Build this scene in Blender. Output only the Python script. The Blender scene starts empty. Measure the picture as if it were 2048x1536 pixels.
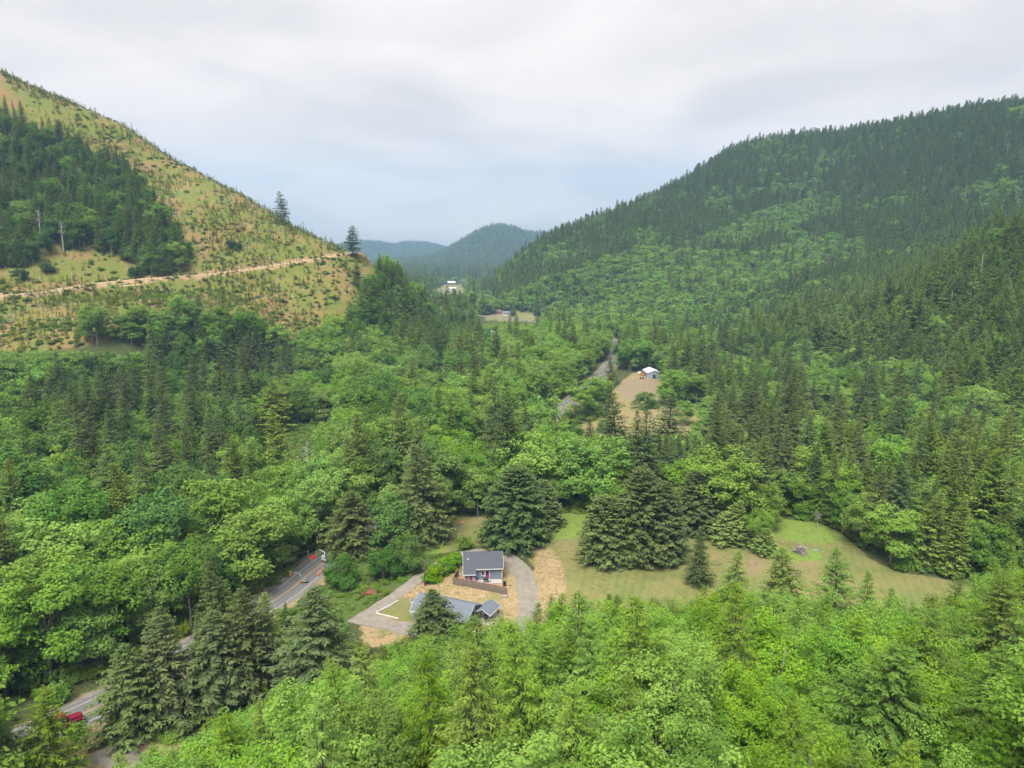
import bpy, bmesh, math, random
import numpy as np
from mathutils import Vector, Matrix

random.seed(7)
RNG = np.random.default_rng(11)
SC = bpy.context.scene
COL = SC.collection
R = math.radians

# ------------------------------------------------------------------ camera
CAM_H, FOC, PITCH = 75.0, 1415.0, math.atan((768 - 500) / 1415.0)
cam_data = bpy.data.cameras.new('camera')
cam_data.sensor_fit = 'HORIZONTAL'
cam_data.sensor_width = 36.0
cam_data.lens = 36.0 * FOC / 2048.0
cam_data.clip_start = 0.5
cam_data.clip_end = 30000
cam = bpy.data.objects.new('camera', cam_data)
cam.location = (0, 0, CAM_H)
cam.rotation_euler = (math.pi / 2 - PITCH, 0, 0)
COL.objects.link(cam)
SC.camera = cam

# ------------------------------------------------------------------ overcast sky
SUN_EL, SUN_ROT = R(58), R(200)
world = bpy.data.worlds.new('World')
SC.world = world
world.use_nodes = True
wt = world.node_tree
wt.nodes.clear()
def wn(t, **k):
    n = wt.nodes.new(t)
    for a, b in k.items():
        setattr(n, a, b)
    return n
wl = wt.links.new
sky = wn('ShaderNodeTexSky', sky_type='NISHITA', sun_disc=False, sun_elevation=SUN_EL, sun_rotation=SUN_ROT)
bg_sky = wn('ShaderNodeBackground'); bg_sky.inputs['Strength'].default_value = 0.05
wl(sky.outputs[0], bg_sky.inputs['Color'])
tc = wn('ShaderNodeTexCoord')
sep = wn('ShaderNodeSeparateXYZ'); wl(tc.outputs['Generated'], sep.inputs[0])
up = wn('ShaderNodeMath', operation='MAXIMUM'); wl(sep.outputs['Z'], up.inputs[0]); up.inputs[1].default_value = 0.0
upo = wn('ShaderNodeMath', operation='ADD'); wl(up.outputs[0], upo.inputs[0]); upo.inputs[1].default_value = 0.16
dvx = wn('ShaderNodeMath', operation='DIVIDE'); wl(sep.outputs['X'], dvx.inputs[0]); wl(upo.outputs[0], dvx.inputs[1])
dvy = wn('ShaderNodeMath', operation='DIVIDE'); wl(sep.outputs['Y'], dvy.inputs[0]); wl(upo.outputs[0], dvy.inputs[1])
cmb = wn('ShaderNodeCombineXYZ'); wl(dvx.outputs[0], cmb.inputs[0]); wl(dvy.outputs[0], cmb.inputs[1])
nz = wn('ShaderNodeTexNoise'); nz.inputs['Scale'].default_value = 1.15; nz.inputs['Detail'].default_value = 6.0
nz.inputs['Roughness'].default_value = 0.5; nz.inputs['Distortion'].default_value = 0.35
mp = wn('ShaderNodeMapping'); mp.inputs['Location'].default_value = (3.2, 1.7, 0.4)
wl(cmb.outputs[0], mp.inputs[0]); wl(mp.outputs[0], nz.inputs['Vector'])
cr = wn('ShaderNodeValToRGB')
cr.color_ramp.elements[0].position = 0.38; cr.color_ramp.elements[0].color = (0.0955, 0.0957, 0.098, 1)
cr.color_ramp.elements[1].position = 0.60; cr.color_ramp.elements[1].color = (0.125, 0.1238, 0.125, 1)
wl(nz.outputs['Fac'], cr.inputs[0])
# an overcast sky is about three times as bright overhead as at the horizon (CIE overcast distribution)
grad = wn('ShaderNodeMath', operation='MULTIPLY_ADD'); wl(up.outputs[0], grad.inputs[0])
grad.inputs[1].default_value = 1.7; grad.inputs[2].default_value = 0.98
# sky colour tinted warm towards the horizon to offset the blue of the haze
hr = wn('ShaderNodeValToRGB'); wl(up.outputs[0], hr.inputs[0])
hr.color_ramp.elements[0].position = 0.0; hr.color_ramp.elements[0].color = (1.10, 0.85, 0.62, 1)
hr.color_ramp.elements[1].position = 0.45; hr.color_ramp.elements[1].color = (1.0, 0.975, 0.955, 1)
_e = hr.color_ramp.elements.new(0.18); _e.color = (1.12, 0.955, 0.80, 1)
hm_ = wn('ShaderNodeMix', data_type='RGBA', blend_type='MULTIPLY'); hm_.inputs[0].default_value = 1.0
wl(cr.outputs[0], hm_.inputs[6]); wl(hr.outputs[0], hm_.inputs[7])
bg_cl = wn('ShaderNodeBackground'); wl(hm_.outputs[2], bg_cl.inputs['Color']); wl(grad.outputs[0], bg_cl.inputs['Strength'])
mixw = wn('ShaderNodeMixShader'); mixw.inputs[0].default_value = 0.985
wl(bg_sky.outputs[0], mixw.inputs[1]); wl(bg_cl.outputs[0], mixw.inputs[2])
wo = wn('ShaderNodeOutputWorld'); wl(mixw.outputs[0], wo.inputs['Surface'])

sun_data = bpy.data.lights.new('sun', 'SUN')
sun_data.energy = 1.5
sun_data.angle = R(32)
sun_data.color = (1.0, 0.965, 0.90)
sun = bpy.data.objects.new('sun', sun_data)
sd = Vector((math.sin(SUN_ROT) * math.cos(SUN_EL), math.cos(SUN_ROT) * math.cos(SUN_EL), math.sin(SUN_EL)))
sun.rotation_euler = sd.to_track_quat('Z', 'Y').to_euler()
COL.objects.link(sun)

SC.view_settings.view_transform = 'Standard'
SC.view_settings.look = 'None'
SC.view_settings.gamma = 1.0
SC.view_settings.exposure = 2.6
SC.view_settings.use_curve_mapping = False
SC.cycles.use_denoising = True
SC.cycles.max_bounces = 4
SC.cycles.diffuse_bounces = 3
SC.cycles.transmission_bounces = 2
SC.cycles.volume_bounces = 0
SC.cycles.use_light_tree = False
SC.cycles.use_adaptive_sampling = True
SC.cycles.adaptive_threshold = 0.02
SC.cycles.transparent_max_bounces = 4

# ------------------------------------------------------------------ projection between photograph and place
CP, SP = math.cos(PITCH), math.sin(PITCH)
def ray(px, py):
    r, u = (px - 1024) / FOC, (768 - py) / FOC
    return np.array([r, CP + u * SP, u * CP - SP])
def at_y(px, py, y):
    d = ray(px, py)
    return np.array([d[0] / d[1] * y, y, CAM_H + d[2] / d[1] * y])
def at_z(px, py, z):
    d = ray(px, py)
    t = (z - CAM_H) / d[2]
    return np.array([d[0] * t, d[1] * t, z])
def project(x, y, z):
    zz = z - CAM_H
    w = y * CP - zz * SP
    u = y * SP + zz * CP
    w = np.where(w > 1, w, 1)
    return 1024 + FOC * x / w, 768 - FOC * u / w, w
def in_poly(px, py, poly):
    px = np.asarray(px, float); py = np.asarray(py, float)
    inside = np.zeros(px.shape, bool)
    n = len(poly)
    j = n - 1
    for i in range(n):
        xi, yi = poly[i]; xj, yj = poly[j]
        c = ((yi > py) != (yj > py)) & (px < (xj - xi) * (py - yi) / ((yj - yi) or 1e-9) + xi)
        inside ^= c
        j = i
    return inside
def line_dist(x, y, pts):
    """distance to a polyline, and the position along it"""
    x = np.asarray(x, float); y = np.asarray(y, float)
    best = np.full(x.shape, 1e9); along = np.zeros(x.shape); s0 = 0
    for a, b in zip(pts[:-1], pts[1:]):
        ax, ay, bx, by = a[0], a[1], b[0], b[1]
        L2 = (bx - ax) ** 2 + (by - ay) ** 2
        t = np.clip(((x - ax) * (bx - ax) + (y - ay) * (by - ay)) / L2, 0, 1)
        d = np.hypot(x - ax - t * (bx - ax), y - ay - t * (by - ay))
        m = d < best
        best = np.where(m, d, best); along = np.where(m, s0 + t * math.sqrt(L2), along)
        s0 += math.sqrt(L2)
    return best, along
def sstep(a, b, v):
    t = np.clip((v - a) / (b - a), 0, 1)
    return t * t * (3 - 2 * t)
def smooth_line(pts, step):
    """Catmull-Rom through the points, resampled"""
    P = [np.array(p, float) for p in pts]
    P = [2 * P[0] - P[1]] + P + [2 * P[-1] - P[-2]]
    out = []
    for i in range(1, len(P) - 2):
        n = max(2, int(np.linalg.norm(P[i + 1] - P[i]) / step))
        for k in range(n):
            t = k / n
            out.append(0.5 * ((2 * P[i]) + (-P[i - 1] + P[i + 1]) * t + (2 * P[i - 1] - 5 * P[i] + 4 * P[i + 1] - P[i + 2]) * t * t
                              + (-P[i - 1] + 3 * P[i] - 3 * P[i + 1] + P[i + 2]) * t ** 3))
    out.append(P[-2])
    return np.array(out)
def vnoise(x, y, seed=0):
    """smooth value noise in -1..1"""
    xi = np.floor(x).astype(np.int64); yi = np.floor(y).astype(np.int64)
    fx = x - xi; fy = y - yi
    fx = fx * fx * (3 - 2 * fx); fy = fy * fy * (3 - 2 * fy)
    def h(a, b):
        v = np.sin(a * 127.1 + b * 311.7 + seed * 74.7) * 43758.5453
        return (v - np.floor(v)) * 2 - 1
    return (h(xi, yi) * (1 - fx) + h(xi + 1, yi) * fx) * (1 - fy) + (h(xi, yi + 1) * (1 - fx) + h(xi + 1, yi + 1) * fx) * fy
def fbm(x, y, seed=0, octv=4):
    v = 0; a = 1; t = 0
    for k in range(octv):
        v = v + a * vnoise(x * 2 ** k, y * 2 ** k, seed + k); t += a; a *= 0.5
    return v / t

# ------------------------------------------------------------------ terrain
ROAD = smooth_line([at_z(*p, 0.3)[:2] for p in [(-140, 1590), (60, 1478), (190, 1420), (390, 1300), (580, 1180), (690, 1096)]]
                   + [(-9, 250), tuple(at_z(1118, 822, 0.3)[:2]), tuple(at_z(1186, 768, 0.3)[:2]), tuple(at_z(1228, 716, 0.3)[:2]),
                      (85, 590), (60, 690), (0, 780), (-45, 830), (-58, 900), (-30, 1010), (-60, 1180), (-150, 1400)], 4.0)
LOGROAD_PX = [(-60, 600, 372), (0, 592, 388), (90, 584, 402), (170, 570, 418), (280, 558, 440), (420, 548, 462), (540, 532, 488), (620, 520, 508), (692, 508, 528), (712, 505, 540)]
TOE = [(-140, 40), (-75, 76), (-48, 94), (-25, 106), (-6, 116), (20, 120), (60, 124), (120, 136), (220, 160), (320, 180)]

ctrl = []
def C(px, py, y, canopy=0):
    p = at_y(px, py, y); ctrl.append((p[0], p[1], p[2] - canopy))
def W(x, y, z):
    ctrl.append((x, y, z))
# valley floor
for y, xs in [(110, (-130, -95, -70, -40, -15)), (140, (-170, -120, -80, -45, -15, 20, 60, 110)), (180, (-200, -140, -90, -50, 0, 50, 100, 150)),
              (230, (-150, -90, -40, 10, 60, 110)), (290, (-120, -60, 0, 50, 110)), (350, (-80, -30, 20, 80, 135)),
              (430, (-70, -20, 40, 100, 150)), (520, (-50, 10, 80, 130)), (620, (-30, 40, 90)), (720, (-40, 20, 60)), (840, (-70, -20, 40, 80)),
              (960, (-90, -40)), (1150, (-140, -60)), (1400, (-260, -100, 40)), (1700, (-400, -150, 100)), (2100, (-600, -200, 200, 600))]:
    for x in xs:
        W(x, y, 0.0)
# the clear-cut hill on the left
for p in LOGROAD_PX:
    C(*p)
for p in [(0, 145, 660), (100, 190, 645), (250, 250, 620), (400, 340, 592), (500, 400, 566), (565, 443, 550), (620, 474, 540), (690, 500, 532)]:
    C(*p)
for p in [(-300, 60, 700), (-150, 100, 680)]:
    C(*p)
for x, y, z in [(-620, 830, 215), (-520, 800, 190), (-380, 740, 135), (-260, 680, 70), (-160, 640, 30), (-700, 640, 260), (-430, 900, 150), (-250, 900, 45), (-800, 450, 230), (-620, 420, 160),
                (-500, 380, 95), (-1000, 800, 250), (-900, 300, 180), (-600, 280, 85), (-1000, 1200, 200), (-500, 1200, 110), (-300, 1150, 40), (-420, 240, 45), (-320, 200, 12), (-420, 130, 30)]:
    W(x, y, z)
for p in [(200, 470, 470), (100, 400, 500), (300, 430, 500), (430, 470, 500), (150, 300, 560), (350, 370, 560)]:
    C(*p)
for p in [(0, 690, 335, 0), (160, 680, 345, 0), (330, 640, 372, 2), (480, 660, 395, 2), (600, 690, 410, 4), (700, 640, 450, 5), (740, 590, 480, 2), (770, 548, 525, 2)]:
    C(*p)
for p in [(0, 760, 300, 14), (200, 760, 315, 14), (400, 740, 345, 16), (600, 740, 375, 16), (800, 640, 485, 20), (850, 600, 540, 22), (860, 690, 470, 16), (900, 650, 560, 20), (940, 680, 610, 18)]:
    C(*p)
for x, y in [(-215, 250), (-150, 262), (-90, 330), (-75, 400)]:
    W(x, y, 1.5)
# near slope on the right
for p in [(2048, 415, 420, 17), (1900, 510, 470, 17), (1750, 592, 520, 17), (1600, 650, 560, 17), (1450, 705, 600, 15)]:
    C(*p)
for p in [(2048, 620, 330, 18), (1850, 700, 360, 18), (1650, 740, 400, 18), (1500, 760, 430, 16), (2048, 850, 240, 20), (1850, 870, 255, 20), (1650, 860, 280, 18)]:
    C(*p)
for x, y, z in [(170, 180, 3), (200, 190, 10), (160, 210, 3), (250, 180, 22), (330, 220, 52), (420, 300, 90), (500, 380, 118), (200, 520, 12), (480, 540, 78), (380, 560, 52), (300, 600, 34), (620, 480, 130), (720, 600, 150), (300, 100, 18), (450, 120, 55)]:
    W(x, y, z)
# the main hill on the right
for p in [(2048, 197, 960), (1900, 224, 1020), (1750, 252, 1100), (1540, 272, 1250), (1480, 292, 1250), (1400, 336, 1230), (1300, 384, 1190), (1200, 422, 1150), (1100, 458, 1100), (1040, 500, 1090), (990, 540, 1085), (940, 580, 1070)]:
    C(*p, 17)
for p in [(1300, 565, 790, 14), (1500, 525, 830, 14), (1700, 475, 840, 14), (1900, 425, 800, 17), (2048, 400, 760, 17), (1300, 480, 950, 17), (1500, 400, 1050, 17), (1700, 360, 1000, 17), (1900, 320, 910, 17),
          (1150, 560, 860, 14), (1200, 620, 700, 12), (1400, 610, 720, 13), (1100, 520, 1000, 17), (1600, 560, 720, 14), (2048, 300, 850, 17)]:
    C(*p)
for x, y, z in [(700, 1150, 255), (500, 1550, 215), (750, 1500, 235), (300, 1500, 110), (150, 1420, 40), (1000, 1000, 255), (950, 700, 165), (1100, 1500, 240), (100, 1250, 45), (900, 450, 180), (500, 1900, 100), (900, 1900, 140), (1300, 800, 250), (1500, 1600, 250)]:
    W(x, y, z)
# the spur below the camera
CT = np.array(ctrl)
CC = 30.0
def _phi(dx, dy):
    return np.sqrt(dx * dx + dy * dy + CC * CC)
A_ = _phi(CT[:, None, 0] - CT[None, :, 0], CT[:, None, 1] - CT[None, :, 1])
n_ = len(CT)
M_ = np.zeros((n_ + 1, n_ + 1)); M_[:n_, :n_] = A_ - np.eye(n_) * 2.0; M_[:n_, n_] = 1; M_[n_, :n_] = 1
SOL = np.linalg.solve(M_, np.append(CT[:, 2], 0))
def axis(segs):
    out = []
    for a, b, s in segs:
        out += list(np.linspace(a, b, max(2, int(round((b - a) / s))), endpoint=False))
    return np.array(out + [segs[-1][1]])
GX = axis([(-6000, -1500, 150), (-1500, -460, 20), (-460, -70, 3.2), (-70, 130, 1.1), (130, 460, 5), (460, 1500, 18), (1500, 6000, 150)])
GY = axis([(-300, -40, 30), (-40, 84, 4), (84, 215, 1.1), (215, 330, 3.5), (330, 580, 3.2), (580, 1600, 13), (1600, 7600, 55)])
XX, YY = np.meshgrid(GX, GY)
def base_height(x, y):
    sh = x.shape; x = x.ravel(); y = y.ravel(); z = np.empty(x.size)
    cx = np.clip(x, -1500, 1600); cy = np.clip(y, -100, 2200)
    for s in range(0, x.size, 40000):
        a, b = cx[s:s + 40000], cy[s:s + 40000]
        z[s:s + 40000] = _phi(a[:, None] - CT[None, :, 0], b[:, None] - CT[None, :, 1]) @ SOL[:n_] + SOL[n_]
    return z.reshape(sh)
def terrain(x, y):
    z = base_height(x, y)
    far = sstep(1900, 2300, y)
    # rounded hills far up the valley
    hx = z * 0
    for (px, py, d, rx, ry) in [(1003, 450, 3500, 250, 520), (1060, 464, 3650, 300, 600), (1250, 440, 3600, 620, 700)]:
        p = at_y(px, py, d)
        hx = np.maximum(hx, (p[2] - 14) * np.exp(-((x - p[0]) / rx) ** 2 - ((y - p[1]) / ry) ** 2))
    for (px, py, d, rx, ry) in [(830, 486, 4700, 330, 500), (730, 484, 4650, 360, 500), (600, 486, 4700, 500, 700)]:
        p = at_y(px, py, d)
        hx = np.maximum(hx, (p[2] - 14) * np.exp(-((x - p[0]) / rx) ** 2 - ((y - p[1]) / ry) ** 2))
    p = at_y(690, 470, 2400)
    hx = hx * (1 + 0.10 * fbm(x / 260, y / 260, 5)) + 5 * np.maximum(fbm(x / 120, y / 120, 9), -0.4) * np.clip(hx / 60, 0, 1)
    z = z * (1 - far) + hx * far
    out = sstep(1500, 2200, np.abs(x))
    z = z * (1 - out) + (60 + 110 * (fbm(x / 900, y / 900, 3) + 0.5)) * out * sstep(100, 900, y) * (y < 9e9)
    hill = np.clip((z - 4) / 25, 0, 1) * (1 - far * 0.5)
    z = z + hill * (3.2 * fbm(x / 55, y / 55, 1) + 5.0 * fbm(x / 160, y / 160, 2))
    # gullies running down the big hill on the right
    gul = np.abs(fbm(x / 150 + y / 420, y / 330 - x / 500, 14, 3))
    z = z + np.clip((z - 25) / 60, 0, 1) * sstep(120, 260, x) * sstep(600, 720, y) * (1 - far) * (16 * gul - 6)
    floor = 1 - np.clip(np.abs(z) / 9, 0, 1)
    z = z * (1 - 0.75 * floor) + 0.35 * fbm(x / 14, y / 14, 4) * floor
    # the spur under the camera
    d, s = line_dist(x, y, TOE)
    tx = np.array([t[0] for t in TOE]); ty = np.array([t[1] for t in TOE])
    side = y < np.interp(x, tx, ty)
    spur = np.where(side, d, 0)
    sp = 0.40 * np.maximum(spur - 4, 0)
    sp = np.where(sp > 30, 30 + (sp - 30) * 0.35, sp)
    sp = sp * np.clip((x + 150) / 60, 0, 1)
    z = np.maximum(z, 0) * np.where(side, np.clip(1 - d / 40, 0, 1), 1) + np.minimum(z, 0) * ~side + sp + np.where(spur > 0, 1.2 * fbm(x / 18, y / 18, 8) * np.clip(spur / 15, 0, 1), 0)
    # meadow terrace and the pad of the upper house
    ter = in_poly_soft(x, y)
    z = z + ter
    # road beds
    d, _ = line_dist(x, y, ROAD)
    w = sstep(7.5, 17, d)
    z = z * w + 0.3 * (1 - w)
    return z
TERR = None
def in_poly_soft(x, y):
    """the meadow lies about two metres above the houses' yard, with a bank between"""
    c = at_z(1300, 1120, 2)[:2]
    a = sstep(at_z(1068, 1150, 1)[0], at_z(1110, 1150, 1)[0], x) * sstep(118, 128, y) * (1 - sstep(215, 250, y)) * (1 - sstep(105, 150, x))
    b = 1.5 * sstep(139, 147, y) * (1 - sstep(200, 240, y)) * sstep(-34, -14, x) * (1 - sstep(110, 150, x))
    return b + 1.3 * a
# logging road: level a bench into the hill
LOGROAD = None
ZZ = terrain(XX, YY)
def bil(A, x, y):
    x = np.clip(np.asarray(x, float), GX[0], GX[-1] - 1e-6); y = np.clip(np.asarray(y, float), GY[0], GY[-1] - 1e-6)
    i = np.clip(np.searchsorted(GX, x, side='right') - 1, 0, len(GX) - 2); j = np.clip(np.searchsorted(GY, y, side='right') - 1, 0, len(GY) - 2)
    u = (x - GX[i]) / (GX[i + 1] - GX[i]); v = (y - GY[j]) / (GY[j + 1] - GY[j])
    return (A[j, i] * (1 - u) + A[j, i + 1] * u) * (1 - v) + (A[j + 1, i] * (1 - u) + A[j + 1, i + 1] * u) * v
def hz(x, y):
    return bil(ZZ, x, y)
def pix(px, py, h=0.0, y0=40.0, y1=6500.0):
    """where the ray through a pixel of the photograph meets the ground (raised by h)"""
    d = ray(px, py)
    ys = y0 * (y1 / y0) ** np.linspace(0, 1, 1800)
    xs = d[0] / d[1] * ys; zs = CAM_H + d[2] / d[1] * ys
    g = hz(xs, ys) + h - zs
    k = np.argmax(g > 0)
    if not g[k] > 0:
        k = len(ys) - 1
    if k > 0:
        t = g[k - 1] / (g[k - 1] - g[k] + 1e-12)
        y = ys[k - 1] + (ys[k] - ys[k - 1]) * t
    else:
        y = ys[0]
    x = d[0] / d[1] * y
    return np.array([x, y, float(hz(x, y))])
_lr = [at_y(*p) for p in LOGROAD_PX]
LOGROAD = smooth_line([(p[0], p[1], p[2]) for p in _lr], 4.0)
_d, _s = line_dist(XX, YY, LOGROAD[:, :2])
_len = np.concatenate([[0], np.cumsum(np.linalg.norm(np.diff(LOGROAD[:, :2], axis=0), axis=1))])
_zr = np.interp(_s, _len, LOGROAD[:, 2])
_w = sstep(4.0, 13, _d)
ZZ = ZZ * _w + _zr * (1 - _w)
# ------------------------------------------------------------------ materials
def new_mat(name):
    m = bpy.data.materials.new(name); m.use_nodes = True
    nt = m.node_tree; nt.nodes.clear()
    return m, nt
def node(nt, t, ins=None, **k):
    n = nt.nodes.new(t)
    for a, b in k.items():
        setattr(n, a, b)
    for a, b in (ins or {}).items():
        if hasattr(b, 'is_linked') or isinstance(b, bpy.types.NodeSocket):
            nt.links.new(b, n.inputs[a])
        else:
            n.inputs[a].default_value = b
    return n
def rgb(c):
    return (c[0], c[1], c[2], 1)
def mixc(nt, f, a, b, mode='MIX'):
    n = nt.nodes.new('ShaderNodeMix'); n.data_type = 'RGBA'; n.blend_type = mode; n.clamp_factor = True
    for i, v in ((0, f), (6, a), (7, b)):
        if isinstance(v, bpy.types.NodeSocket):
            nt.links.new(v, n.inputs[i])
        else:
            n.inputs[i].default_value = v if i == 0 else (rgb(v) if len(v) == 3 else v)
    return n.outputs[2]
def ramp(nt, f, stops):
    n = nt.nodes.new('ShaderNodeValToRGB')
    e = n.color_ramp.elements
    while len(e) < len(stops):
        e.new(0.5)
    for k, (p, c) in enumerate(stops):
        e[k].position = p; e[k].color = rgb(c) if len(c) == 3 else c
    nt.links.new(f, n.inputs[0])
    return n.outputs[0]
def noise(nt, scale, detail=4, rough=0.55, vec=None, dist=0.0):
    n = node(nt, 'ShaderNodeTexNoise', {'Scale': scale, 'Detail': detail, 'Roughness': rough, 'Distortion': dist})
    if vec is not None:
        nt.links.new(vec, n.inputs['Vector'])
    return n.outputs['Fac']
def objco(nt):
    return node(nt, 'ShaderNodeTexCoord').outputs['Object']
def math_n(nt, op, a, b=0.0):
    n = node(nt, 'ShaderNodeMath', operation=op)
    for i, v in ((0, a), (1, b)):
        if isinstance(v, bpy.types.NodeSocket):
            nt.links.new(v, n.inputs[i])
        else:
            n.inputs[i].default_value = v
    return n.outputs[0]
def finish(nt, col, rough=0.8, bump=None, bstr=0.3, bdist=0.02, metal=0.0, spec=0.3):
    p = node(nt, 'ShaderNodeBsdfPrincipled')
    if isinstance(col, bpy.types.NodeSocket):
        nt.links.new(col, p.inputs['Base Color'])
    else:
        p.inputs['Base Color'].default_value = rgb(col)
    p.inputs['Roughness'].default_value = rough
    p.inputs['Metallic'].default_value = metal
    p.inputs['Specular IOR Level'].default_value = spec
    if bump is not None:
        b = node(nt, 'ShaderNodeBump', {'Height': bump, 'Strength': bstr, 'Distance': bdist})
        nt.links.new(b.outputs[0], p.inputs['Normal'])
    o = node(nt, 'ShaderNodeOutputMaterial')
    nt.links.new(p.outputs[0], o.inputs[0])
    return p
def plain(name, c, rough=0.7, var=0.12, scale=3.0, metal=0.0, bstr=0.15):
    m, nt = new_mat(name)
    co = objco(nt)
    f = noise(nt, scale, 5, 0.6, co)
    col = mixc(nt, f, tuple(v * (1 - var) for v in c), tuple(min(1, v * (1 + var)) for v in c))
    finish(nt, col, rough, f, bstr, 0.01, metal)
    return m
def foliage(name, dark, light, hue=0.05, transl=0.28):
    """leaf colour runs from dark to light with the leaf's own 'tint', and shifts a little from tree to tree"""
    m, nt = new_mat(name)
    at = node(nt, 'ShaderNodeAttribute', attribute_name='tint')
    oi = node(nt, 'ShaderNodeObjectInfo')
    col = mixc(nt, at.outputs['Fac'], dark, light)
    rr = oi.outputs['Random']
    h = node(nt, 'ShaderNodeMapRange', {'Value': rr, 'To Min': 0.5 - hue, 'To Max': 0.5 + hue})
    r2 = math_n(nt, 'FRACT', math_n(nt, 'MULTIPLY', rr, 7.31))
    v = node(nt, 'ShaderNodeMapRange', {'Value': r2, 'To Min': 0.80, 'To Max': 1.24})
    r3 = math_n(nt, 'FRACT', math_n(nt, 'MULTIPLY', rr, 23.7))
    s = node(nt, 'ShaderNodeMapRange', {'Value': r3, 'To Min': 0.96, 'To Max': 1.12})
    hs = node(nt, 'ShaderNodeHueSaturation', {'Hue': h.outputs[0], 'Saturation': s.outputs[0], 'Value': v.outputs[0], 'Color': col})
    d = node(nt, 'ShaderNodeBsdfDiffuse', {'Color': hs.outputs[0], 'Roughness': 0.6})
    t = node(nt, 'ShaderNodeBsdfTranslucent', {'Color': hs.outputs[0]})
    mx = node(nt, 'ShaderNodeMixShader', {0: transl, 1: d.outputs[0], 2: t.outputs[0]})
    o = node(nt, 'ShaderNodeOutputMaterial', {'Surface': mx.outputs[0]})
    return m
MAT = {}
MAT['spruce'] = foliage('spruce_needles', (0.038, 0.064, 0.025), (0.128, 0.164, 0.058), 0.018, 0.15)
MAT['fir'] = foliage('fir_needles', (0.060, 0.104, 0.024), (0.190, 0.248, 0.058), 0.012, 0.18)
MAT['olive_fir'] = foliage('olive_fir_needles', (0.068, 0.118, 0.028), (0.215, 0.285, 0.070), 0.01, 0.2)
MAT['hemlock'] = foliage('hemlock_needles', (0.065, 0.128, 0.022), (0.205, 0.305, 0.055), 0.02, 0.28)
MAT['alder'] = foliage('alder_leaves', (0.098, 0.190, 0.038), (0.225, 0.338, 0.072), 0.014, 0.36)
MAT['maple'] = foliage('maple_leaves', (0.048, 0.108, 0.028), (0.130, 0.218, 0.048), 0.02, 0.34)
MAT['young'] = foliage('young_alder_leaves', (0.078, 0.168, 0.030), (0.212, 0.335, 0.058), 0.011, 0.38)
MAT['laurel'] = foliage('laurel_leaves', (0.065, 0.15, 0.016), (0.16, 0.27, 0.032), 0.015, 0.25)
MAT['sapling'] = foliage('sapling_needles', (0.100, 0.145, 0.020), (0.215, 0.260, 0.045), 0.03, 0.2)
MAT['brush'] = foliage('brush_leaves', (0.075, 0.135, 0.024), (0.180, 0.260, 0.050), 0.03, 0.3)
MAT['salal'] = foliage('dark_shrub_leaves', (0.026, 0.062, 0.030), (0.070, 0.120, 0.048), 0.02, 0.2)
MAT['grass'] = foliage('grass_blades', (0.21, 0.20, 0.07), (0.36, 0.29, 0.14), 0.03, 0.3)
MAT['bark'] = plain('conifer_bark', (0.085, 0.066, 0.052), 0.95, 0.35, 2.0)
MAT['alderbark'] = plain('alder_bark', (0.22, 0.205, 0.18), 0.9, 0.35, 2.0)
MAT['deadwood'] = plain('bleached_wood', (0.27, 0.255, 0.23), 0.85, 0.3, 2.0)
MAT['greytwig'] = plain('grey_twigs', (0.20, 0.18, 0.15), 0.9, 0.3, 2.0)

# ------------------------------------------------------------------ mesh helpers
def mesh_np(name, V, F4=None, F3=None, tint=None, mats=(), midx=None, smooth=False):
    me = bpy.data.meshes.new(name)
    V = np.asarray(V, np.float32)
    loops = []; starts = []; n = 0
    tot = 0
    f4 = np.zeros((0, 4), np.int32) if F4 is None or len(F4) == 0 else np.asarray(F4, np.int32)
    f3 = np.zeros((0, 3), np.int32) if F3 is None or len(F3) == 0 else np.asarray(F3, np.int32)
    me.vertices.add(len(V)); me.vertices.foreach_set('co', V.ravel())
    L = np.concatenate([f4.ravel(), f3.ravel()])
    me.loops.add(len(L)); me.loops.foreach_set('vertex_index', L)
    st = np.concatenate([np.arange(len(f4)) * 4, len(f4) * 4 + np.arange(len(f3)) * 3]).astype(np.int32)
    me.polygons.add(len(st)); me.polygons.foreach_set('loop_start', st)
    if midx is not None:
        me.polygons.foreach_set('material_index', np.asarray(midx, np.int32))
    if smooth:
        me.polygons.foreach_set('use_smooth', np.ones(len(st), bool))
    for m in mats:
        me.materials.append(m)
    if tint is not None:
        a = me.attributes.new('tint', 'FLOAT', 'POINT'); a.data.foreach_set('value', np.asarray(tint, np.float32))
    me.update(calc_edges=True); me.validate(verbose=False)
    return me
def link(name, data, parent=None, loc=None, rot=None, scale=None):
    o = bpy.data.objects.new(name, data); COL.objects.link(o)
    if parent is not None:
        o.parent = parent
    if loc is not None: o.location = loc
    if rot is not None: o.rotation_euler = rot
    if scale is not None: o.scale = scale
    return o
def tag(o, label=None, cat=None, group=None, kind=None):
    if label: o['label'] = label
    if cat: o['category'] = cat
    if group: o['group'] = group
    if kind: o['kind'] = kind
    return o
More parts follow.
